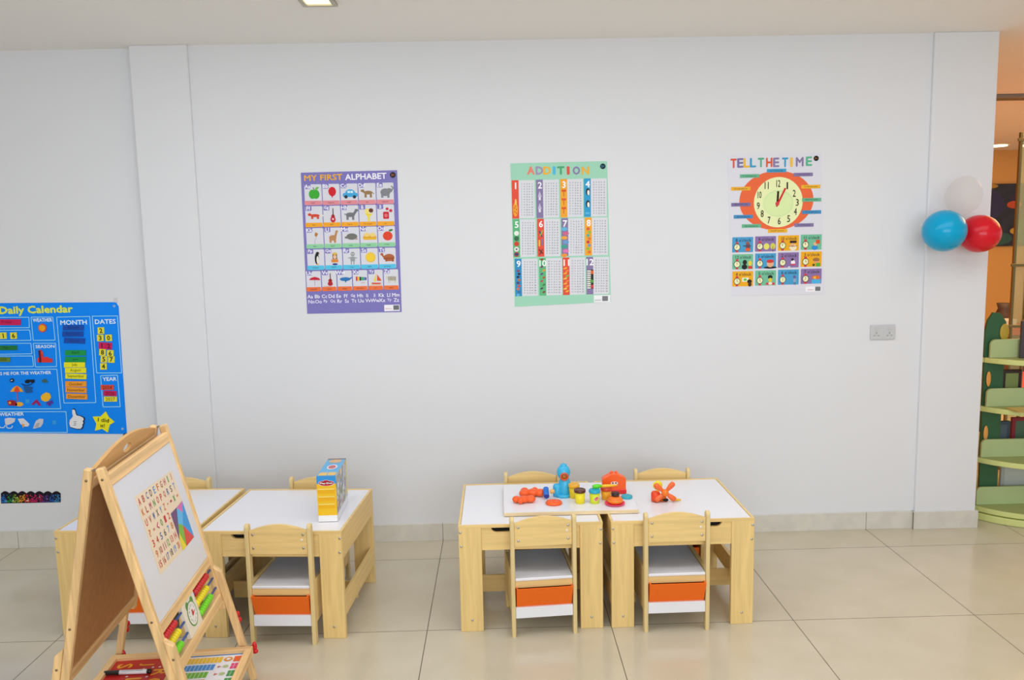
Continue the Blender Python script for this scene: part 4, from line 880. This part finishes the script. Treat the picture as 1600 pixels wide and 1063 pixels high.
mb = MB(); mb.lathe([(.019, 0), (.021, .004), (.021, .036), (.017, .044)], C('#f0481c', .35), None, 20); mb.build('cup', t)
t = thing('dough_scoop', 'bright yellow round scoop leaning behind the windmill', 'toy', (.722, 3.66, .4752))
mb = MB(); mb.ell(V(0, 0, .058), (.022, .006, .022), YE, None, 20, 10); mb.build('paddle', t)
mb = MB(); mb.tube([V(0, 0, .04), V(0, .0, .012), V(.002, 0, .002)], .006, YE, 10); mb.build('handle', t)
t = thing('dough_stick', 'small yellow stick at the right foot of the windmill', 'toy', (.803, 3.602, .4752))
mb = MB(); mb.tube([V(-.022, 0, .0065), V(0, 0, .0062), V(.014, -.004, .006)], [.006, .006, .003], C('#f5b81e', .35), 10); mb.build('shaft', t)

# ------------------------------------------------------------------ dough box on the left table
t = thing('toy_box', 'tall yellow and blue toy box with a red logo on the table', 'box', (-.762, 3.585, .4752), math.radians(1.0))
bw, bd_, bh = .0415, .14, .205
mb = MB(); mb.box((-bw, -bd_, 0), (bw, bd_, bh), C('#f4f2f0', .4), .001); mb.build('carton', t)
mb = MB(); f = lambda x, z, k=1: V(x*bw, -bd_-.0004*k, z*bh)
def fr_(x0, z0, x1, z1, hx, k=1): mb.face([f(x0, z0, k), f(x1, z0, k), f(x1, z1, k), f(x0, z1, k)], C(hx, .35))
fr_(-1, .14, 1, .83, '#f5c21a'); fr_(-1, .83, 1, 1, '#2f95e0')
for z in (.625, .46, .295): fr_(-.92, z, .8, z+.1, '#f0b20c', 2); fr_(-.92, z+.075, .8, z+.105, '#f8dc6a', 3)
def oval(cx_, cz_, rx, rz_, hx, k, n=24): mb.face([f(cx_+rx*math.cos(2*math.pi*i/n), cz_+rz_*math.sin(2*math.pi*i/n), k) for i in range(n)], C(hx, .35))
for k, g, hx in ((2, 1.12, '#f6f2f0'), (3, 1, '#c8202c')):
    oval(0, .835, .74*g, .048*g, hx, k); oval(0, .865, .36*g, .045*g, hx, k); oval(-.45, .848, .33*g, .04*g, hx, k); oval(.45, .848, .33*g, .04*g, hx, k)
mb.text('Play-Doh', f(0, .84, 4), X, Z, 1.3*bw, .045*bh, C('#ffffff', .4), .04)
mb.build('front_print', t)
mb = MB(); g_ = lambda x, y, k=1: V(x*bw, y*bd_, bh+.0004*k)
def tp(x0, y0, x1, y1, hx, k=1): mb.face([g_(x0, y0, k), g_(x1, y0, k), g_(x1, y1, k), g_(x0, y1, k)], C(hx, .35))
tp(-1, -1, 1, 1, '#58aee0'); tp(-.85, -.96, .0, -.62, '#eec060', 2); tp(.1, -.96, .9, -.62, '#eec060', 2)
for k, r_, hx in ((2, 1, '#efe7ea'), (3, .72, '#c8606a')): mb.face([g_(.05+.55*r_*math.cos(2*math.pi*i/20), -.02+.28*r_*math.sin(2*math.pi*i/20), k) for i in range(20)], C(hx, .35))
mb.face([g_(.7*math.cos(2*math.pi*i/20), .68+.22*math.sin(2*math.pi*i/20), 2) for i in range(20)], C('#d8b07a', .35)); tp(-1, .9, 1, 1, '#6a4a4a', 2)
mb.build('top_print', t)
mb = MB(); random.seed(21); h_ = lambda y, z, k=1: V(bw+.0003*k, y*bd_, z*bh)
def sd(y0, z0, y1, z1, hx, k=1): mb.face([h_(y0, z0, k), h_(y1, z0, k), h_(y1, z1, k), h_(y0, z1, k)], C(hx, .35))
sd(-1, 0, 1, 1, '#c9cbd2'); sd(-1, 0, 1, .16, '#e8e8ee', 2); sd(.8, .2, 1, 1, '#e6d47a', 2)
for _ in range(70):
    y, z = random.uniform(-.95, .75), random.uniform(.2, .95); a, b = random.uniform(.04, .14), random.uniform(.03, .09)
    mb.face([h_(y+a*math.cos(2*math.pi*i/9), z+b*math.sin(2*math.pi*i/9), 3+_ % 4) for i in range(9)], C(random.choice(['#9fb4c8', '#d8a08a', '#a8b88a', '#c8c0d0', '#7f98b8', '#e0c87a', '#b09aa8', '#e9e9ee']), .35))
mb.build('side_print', t)

# ------------------------------------------------------------------ trays inside the easel, and the marker
def eworld(x, y, z): return Vector(eas.location)+Matrix.Rotation(EYAW, 3, 'Z') @ V(x, y, z)
TZ = .157; x0, x1, y0, y1 = -.222, .296, .035, .560
mb = MB(); rw = .026
for a, b in (((x0, y1-rw, TZ-.035), (x1, y1, TZ)), ((x0, y0, TZ-.035), (x1, y0+rw, TZ)), ((x0, y0+rw, TZ-.035), (x0+rw, y1-rw, TZ)), ((x1-rw, y0+rw, TZ-.035), (x1, y1-rw, TZ)), ((.030, y0+rw, TZ-.035), (.056, y1-rw, TZ-.001))):
    mb.box(a, b, PN('x') if b[0]-a[0] > b[1]-a[1] else PN('y'), .002)
fr = mb.build('tray_frame', eas)
for s_ in (y0-.0005, y1+.0005):
    for xx in (x0+.02, x1-.012):
        f_ = 1 if s_ > .3 else -1
        mb = MB(); mb.tube([V(xx, s_, TZ-.014), V(xx, s_+f_*.02, TZ-.014)], .006, RED, 8); mb.ell(V(xx+.012, s_+f_*.022, TZ-.018), (.010, .008, .024), RED, None, 10, 8); mb.ell(V(xx+.014, s_+f_*.022, TZ-.034), (.012, .008, .010), RED, None, 10, 8); mb.build('wing_screw', fr)
mb = MB(); zb = TZ-.014
mb.box((x0+rw, y0+rw, zb-.006), (.030, y1-rw, zb), C('#c9201e', .4), 0)
YO = C('#f5a81c', .4)
ux, uy = -Y, X                                       # lettering reads towards the viewer's right-hand side
def tl(c_, a, b, s_=.052): mb.text(c_, V(a, b, zb+.0006), ux, uy, None, s_, YO, .03)
for c_, a, b in (('S', -.152, .492), ('J', -.075, .495), ('R', -.008, .432), ('T', -.160, .352), ('L', -.088, .385), ('O', -.012, .362), ('K', -.150, .27), ('M', -.08, .29), ('G', -.01, .28), ('D', -.15, .19), ('E', -.08, .20), ('F', -.01, .19), ('A', -.15, .10), ('B', -.08, .11), ('C', -.01, .10)): tl(c_, a, b)
PK = C('#f3d8d8', .4)
for a, b in ((-.152, .458), (-.075, .462), (-.045, .470), (-.045, .405), (-.118, .415), (-.02, .47)): mb.face(circ((a, b, zb+.0008), .005, X, Y, 10), PK)
mb.build('letter_tray', eas)['label'] = 'red tray board with orange letters'
mb = MB()
mb.box((.056, y0+rw, zb-.006), (x1-rw, y1-rw, zb), C('#f1eef2', .35), 0)
def tr(a0, b0, a1, b1, hx, k=1): mb.face([V(a0, b0, zb+.0004*k), V(a1, b0, zb+.0004*k), V(a1, b1, zb+.0004*k), V(a0, b1, zb+.0004*k)], C(hx, .4))
xa, xb = .056, x1-rw; yt = y1-rw
tr(xa, yt-.008, xb, yt-.001, '#2f7fc8'); tr(xa, y0+rw, xa+.006, yt, '#2f7fc8')
rowc = [('#f6c41c', .128, 9), ('#2f8fdc', .112, 8), ('#6cb82c', .100, 7), ('#f08a2c', .100, 7), ('#c03a8c', .09, 6), ('#2fa6a0', .08, 5), ('#d83a34', .08, 5)]
endc = ['#f0602c', '#e8427c', '#3f9a4c', '#3f9a4c', '#2f8fdc', '#f6c41c', '#c03a8c']; dg = ['10', '9', '8', '7', '6', '5', '4']
for i, (hx, ln, n) in enumerate(rowc):
    yb = yt-.020-.052*(i+1)+.012; yu = yb+.040
    tr(xa+.014, yb, xa+.014+ln, yu, hx, 2)
    for j in range(1, n): tr(xa+.014+ln*j/n-.0007, yb, xa+.014+ln*j/n+.0007, yu, '#f4f2f4', 3)
    tr(xb-.030, yb, xb-.006, yu, endc[i], 2)
    if i: tr(xb-.0185, yb, xb-.0175, yu, '#f4f2f4', 3); tr(xb-.030, yb+.0195, xb-.006, yb+.0205, '#f4f2f4', 3)
    if i == 0:
        mb.face(circ((xb-.050, yb+.020, zb+.0014), .016, X, Y, 16), C('#e8962c', .4)); mb.face(circ((xb-.050, yb+.020, zb+.0019), .008, X, Y, 12), C('#f6ecec', .4))
    else:
        mb.face(circ((xb-.048, yb+.020, zb+.0008), .011, X, Y, 14), C('#b9c48a', .4)); mb.face([V(xb-.076, yb+.012, zb+.0008), V(xb-.062, yb+.020, zb+.0008), V(xb-.076, yb+.026, zb+.0008)], C('#c8502c', .4))
mb.build('counting_tray', eas)['label'] = 'white tray board with coloured counting strips'
t = thing('marker_pen', 'white whiteboard marker with black caps lying on the red easel tray', 'marker', eworld(-.118, .430, zb+.0012), EYAW-.05)
R_ = Matrix.Rotation(math.pi/2, 4, 'Y'); T_ = Matrix.Translation((0, 0, .0085))
mb = MB(); mb.lathe([(.008, -.030), (.008, .066), (.0075, .068)], C('#f0eef0', .3), T_ @ R_, 18); mb.build('barrel', t)
mb = MB(); mb.lathe([(.0065, -.084), (.0078, -.082), (.0084, -.032), (.0084, -.0305)], C('#161616', .35), T_ @ R_, 18); mb.build('cap', t)
mb = MB(); mb.lathe([(.0083, .0685), (.0083, .080), (.0065, .083)], C('#161616', .35), T_ @ R_, 18); mb.build('end_plug', t)
mb = MB(); mb.text('WHITEBOARD MARKER', V(.016, -.0045, .0158), X, V(0, .85, .5).normalized(), .075, .0035, C('#5a5a62', .4)); mb.build('print', t)

# ------------------------------------------------------------------ hall beyond the right pillar
PG = C('#b4c48c', .5); PG_WARM = C('#a5ae70', .5); DGN = C('#2f5f3c', .55); EDG = C('#d3d888', .5)
BX, BY, BR = 3.14, 4.78, .43
t = thing('book_carousel', 'pale green round tiered bookshelf behind the right pillar', 'bookshelf', (BX, BY, 0), 0)
for i, (z, r) in enumerate(((.075, BR), (.36, BR-.02), (.660, BR-.04), (.945, BR-.05))):
    mb = MB(); mb.lathe([(r-.003, z-.03), (r, z-.027), (r, z-.003), (r-.003, z)], EDG, None, 56, False); 
    sh = mb.build('round_shelf', t)
    mb = MB(); mb.lathe([(r-.004, z+.0002), (r-.004, z+.001)], PG_WARM, None, 56, False); mb.build('shelf_top', sh)  # olive film on the tier: warm lamplight put into its colour
    mb = MB()                                                   # low rounded guard across the tier
    zz = z+.002; hw = r*.74+.045; hh = .105
    pts = [V(-hw, -.20, zz), V(hw, -.20, zz), V(hw, -.20, zz+hh-.03)]+[V(hw-.03+.03*math.cos(a), -.20, zz+hh-.03+.03*math.sin(a)) for a in [math.pi*j/12 for j in range(1, 7)]]
    pts += [V(-hw+.03-.03*math.sin(a), -.20, zz+hh-.03+.03*math.cos(a)) for a in [math.pi*j/12 for j in range(0, 7)]]
    mb.prism(pts, (0, .014, 0), PG); mb.build('book_guard', t)
mb = MB(); mb.lathe([(BR+.01, .002), (BR+.012, .006), (BR+.012, .036), (BR+.01, .04)], EDG, None, 56, False); mb.build('base_disc', t)
for a in (-65, 25, 115, 205):
    a = math.radians(a); mb = MB(); mb.lathe([(.06, .0005), (.062, .004), (.062, .028), (.058, .032)], EDG, Matrix.Translation(((BR-.02)*math.cos(a), (BR-.02)*math.sin(a), 0)), 24, False); mb.build('foot', t)
tree = [(-.33, .077), (-.225, .077), (-.225, .90), (-.205, 1.0), (-.215, 1.08), (-.225, 1.15), (-.26, 1.20), (-.30, 1.205), (-.33, 1.16), (-.345, 1.08), (-.34, .9)]
mb = MB(); mb.prism([V(x, -.17, z) for x, z in tree], (0, .018, 0), DGN); mb.build('trunk_panel', t)['label'] = 'dark green tree shaped side panel'
mb = MB(); mb.prism([V(x, .1, z) for x, z in ((.10, .077), (.22, .077), (.22, 1.0), (.26, 1.15), (.16, 1.28), (.06, 1.15), (.10, 1.0))], (0, .018, 0), DGN); mb.build('trunk_panel', t)
mb = MB(); mb.ell(V(-.235, -.175, 1.09), (.028, .006, .05), C('#b59a34', .5), None, 14, 8); mb.build('owl_emblem', t)
for z in (.50, .82):
    mb = MB(); mb.ell(V(-.315, -.178, z), (.014, .004, .045), C('#e8a04a', .5), None, 12, 8); mb.build('leaf_emblem', t)
def book(name, label, cat, lo, hi, hx, group=None, bev=.003):
    mb = MB(); mb.box(lo, hi, C(hx, .5), bev); o = ((lo[0]+hi[0])/2, (lo[1]+hi[1])/2, lo[2]); return tag(mb.build(name, origin=o), label, cat, group)
def picture_book(label, lo, hi, cover, inner):
    t = thing('picture_book', label, 'book', ((lo[0]+hi[0])/2, (lo[1]+hi[1])/2, lo[2]), 0, 'books on the round bookshelf')
    a, b, h = (hi[0]-lo[0])/2, (hi[1]-lo[1])/2, hi[2]-lo[2]
    mb = MB(); mb.box((-a, -b, 0), (a, b, h), C(cover, .5), .002); mb.build('cover', t)
    mb = MB(); mb.box((-a+.02, -b-.001, .02), (a-.02, -b-.0002, h-.02), C(inner, .5), 0); mb.build('cover_picture', t)
sy = BY-.145
picture_book('dark framed green picture book on the second tier of the round shelf', (2.925, sy, .662), (3.04, sy+.02, .865), '#3a2420', '#8a9a58')
picture_book('dark blue picture book at the right end of the second tier', (3.057, sy-.028, .662), (3.21, sy-.008, .88), '#1f4f9a', '#2f62a8')
picture_book('dark grey board book leaning on the top tier of the round shelf', (2.965, BY-.24, .947), (3.14, BY-.22, 1.16), '#4a4248', '#6a6058')
picture_book('slate book on the third tier behind its pale guard', (2.90, sy, .362), (2.99, sy+.02, .56), '#3a4a58', '#51606a')
picture_book('red and green book on the third tier, at the right of the slate book', (3.0, sy, .362), (3.2, sy+.02, .58), '#8a2430', '#4a6a54')
picture_book('pale grey book on the lowest tier of the round shelf', (2.95, sy, .077), (3.2, sy+.02, .30), '#a9b0ac', '#bcc2bd')
mb = MB()
mb.box((2.88, 4.41, .6615), (3.10, 4.53, .667), C('#c9a45a', .4), .001); mb.face([V(2.89, 4.415, .6675), V(3.0, 4.413, .6675), V(3.0, 4.52, .6675), V(2.89, 4.52, .6675)], C('#e0b862', .4)); mb.face([V(3.0, 4.413, .6678), V(3.09, 4.413, .6678), V(3.09, 4.52, .6678), V(3.0, 4.52, .6678)], C('#7d8a86', .4))
tag(mb.build('magazine', origin=(2.99, 4.47, .6615)), 'open magazine lying on the second tier of the round shelf', 'magazine')
# brass display post with shelf brackets
t = thing('display_post', 'tall brass and glass display post in the hall at the right photo edge', 'display stand', (3.54, 5.55, 0))
BRS = C('#8a7c56', .35, 'metal')
for dx in (0, .09):
    mb = MB(); mb.box((dx-.010, -.010, 0), (dx+.010, .010, 2.32), BRS, .003); mb.build('upright', t)
mb = MB(); mb.box((.0105, -.003, .1), (.0795, .003, 2.3), C('#c8cfa0', .1, 'clear', alpha=.35), 0); mb.build('glass_strip', t)
for z in (2.26, 1.42, 1.0):
    mb = MB(); mb.box((-.03, -.02, z), (.3, -.0105, z+.02), BRS, .002); mb.build('bracket', t)
mb = MB(); mb.lathe([(.1, 0), (.1, .012), (.03, .02)], BRS, Matrix.Translation((.045, 0, 0)), 24); mb.build('base_plate', t)
# painting on the far wall
t = thing('painting', 'dark blue and green abstract painting on the far hall wall', 'painting', (6.95, 11, 1.44))
mb = MB(); mb.box((-.62, -.04, 0), (.62, -.0005, .83), C('#2a2f3e', .6, 'speckle', ns=6, amt=.3), .004); mb.build('canvas', t)
mb = MB(); pf = lambda x, z, k=1: V(x, -.04-.0006*k, z)
for x, z, rx, rz_, hx in ((-.3, .1, .3, .1, '#2f5a52'), (.3, .2, .3, .2, '#2f6a5c'), (-.35, .55, .22, .2, '#33305a'), (.25, .6, .3, .18, '#3a2a4a'), (-.46, .25, .07, .22, '#d8a01c'), (-.33, .8, .1, .03, '#b58a2c'), (-.42, .56, .07, .04, '#b8a08a'), (.0, .55, .1, .05, '#c8502c'), (.02, .2, .06, .04, '#c8a03a')):
    mb.face([pf(x+rx*math.cos(2*math.pi*i/18), min(.825, max(.005, z+rz_*math.sin(2*math.pi*i/18))), 1+(hx > '#8')) for i in range(18)], C(hx, .6))
mb.build('brushwork', t)
# a few pieces of furniture far back in the hall
t = thing('hall_table', 'red topped table in the hall seen through the round bookshelf', 'table', (4.4, 6.2, 0))
mb = MB(); mb.box((-.9, -.4, .46), (.9, .4, .50), C('#c4202c', .4), .004); mb.build('tabletop', t)
for sx in (-1, 1):
    for s2 in (-1, 1):
        mb = MB(); mb.box((sx*.84-.025, s2*.34-.025, 0), (sx*.84+.025, s2*.34+.025, .4595), C('#3a3034', .5), .002); mb.build('leg', t)
t = thing('hall_shelf', 'white topped counter with red edge far back in the hall', 'counter', (5.6, 9.0, 0))
mb = MB(); mb.box((-.9, -.25, 0), (.9, .25, .52), C('#5a3a36', .5), .004); mb.build('carcass', t)
mb = MB(); mb.box((-.93, -.28, .5205), (.93, .28, .59), C('#b8302c', .4), .004); mb.build('worktop', t)
mb = MB(); mb.lathe([(.06, 0), (.08, .02), (.09, .12), (.06, .19), (.08, .25)], C('#4a3a34', .6), Matrix.Translation((5.72, 9.1, .5905)), 20)
tag(mb.build('vase', origin=(5.72, 9.1, .5905)), 'dark brown vase standing on the far hall counter', 'vase')
mb = MB(); mb.box((5.52, 8.76, .5905), (5.66, 8.9, .69), C('#c9c2bc', .5), .004); tag(mb.build('carton', origin=(5.59, 8.83, .5905)), 'pale grey carton on the far hall counter beside the vase', 'carton')
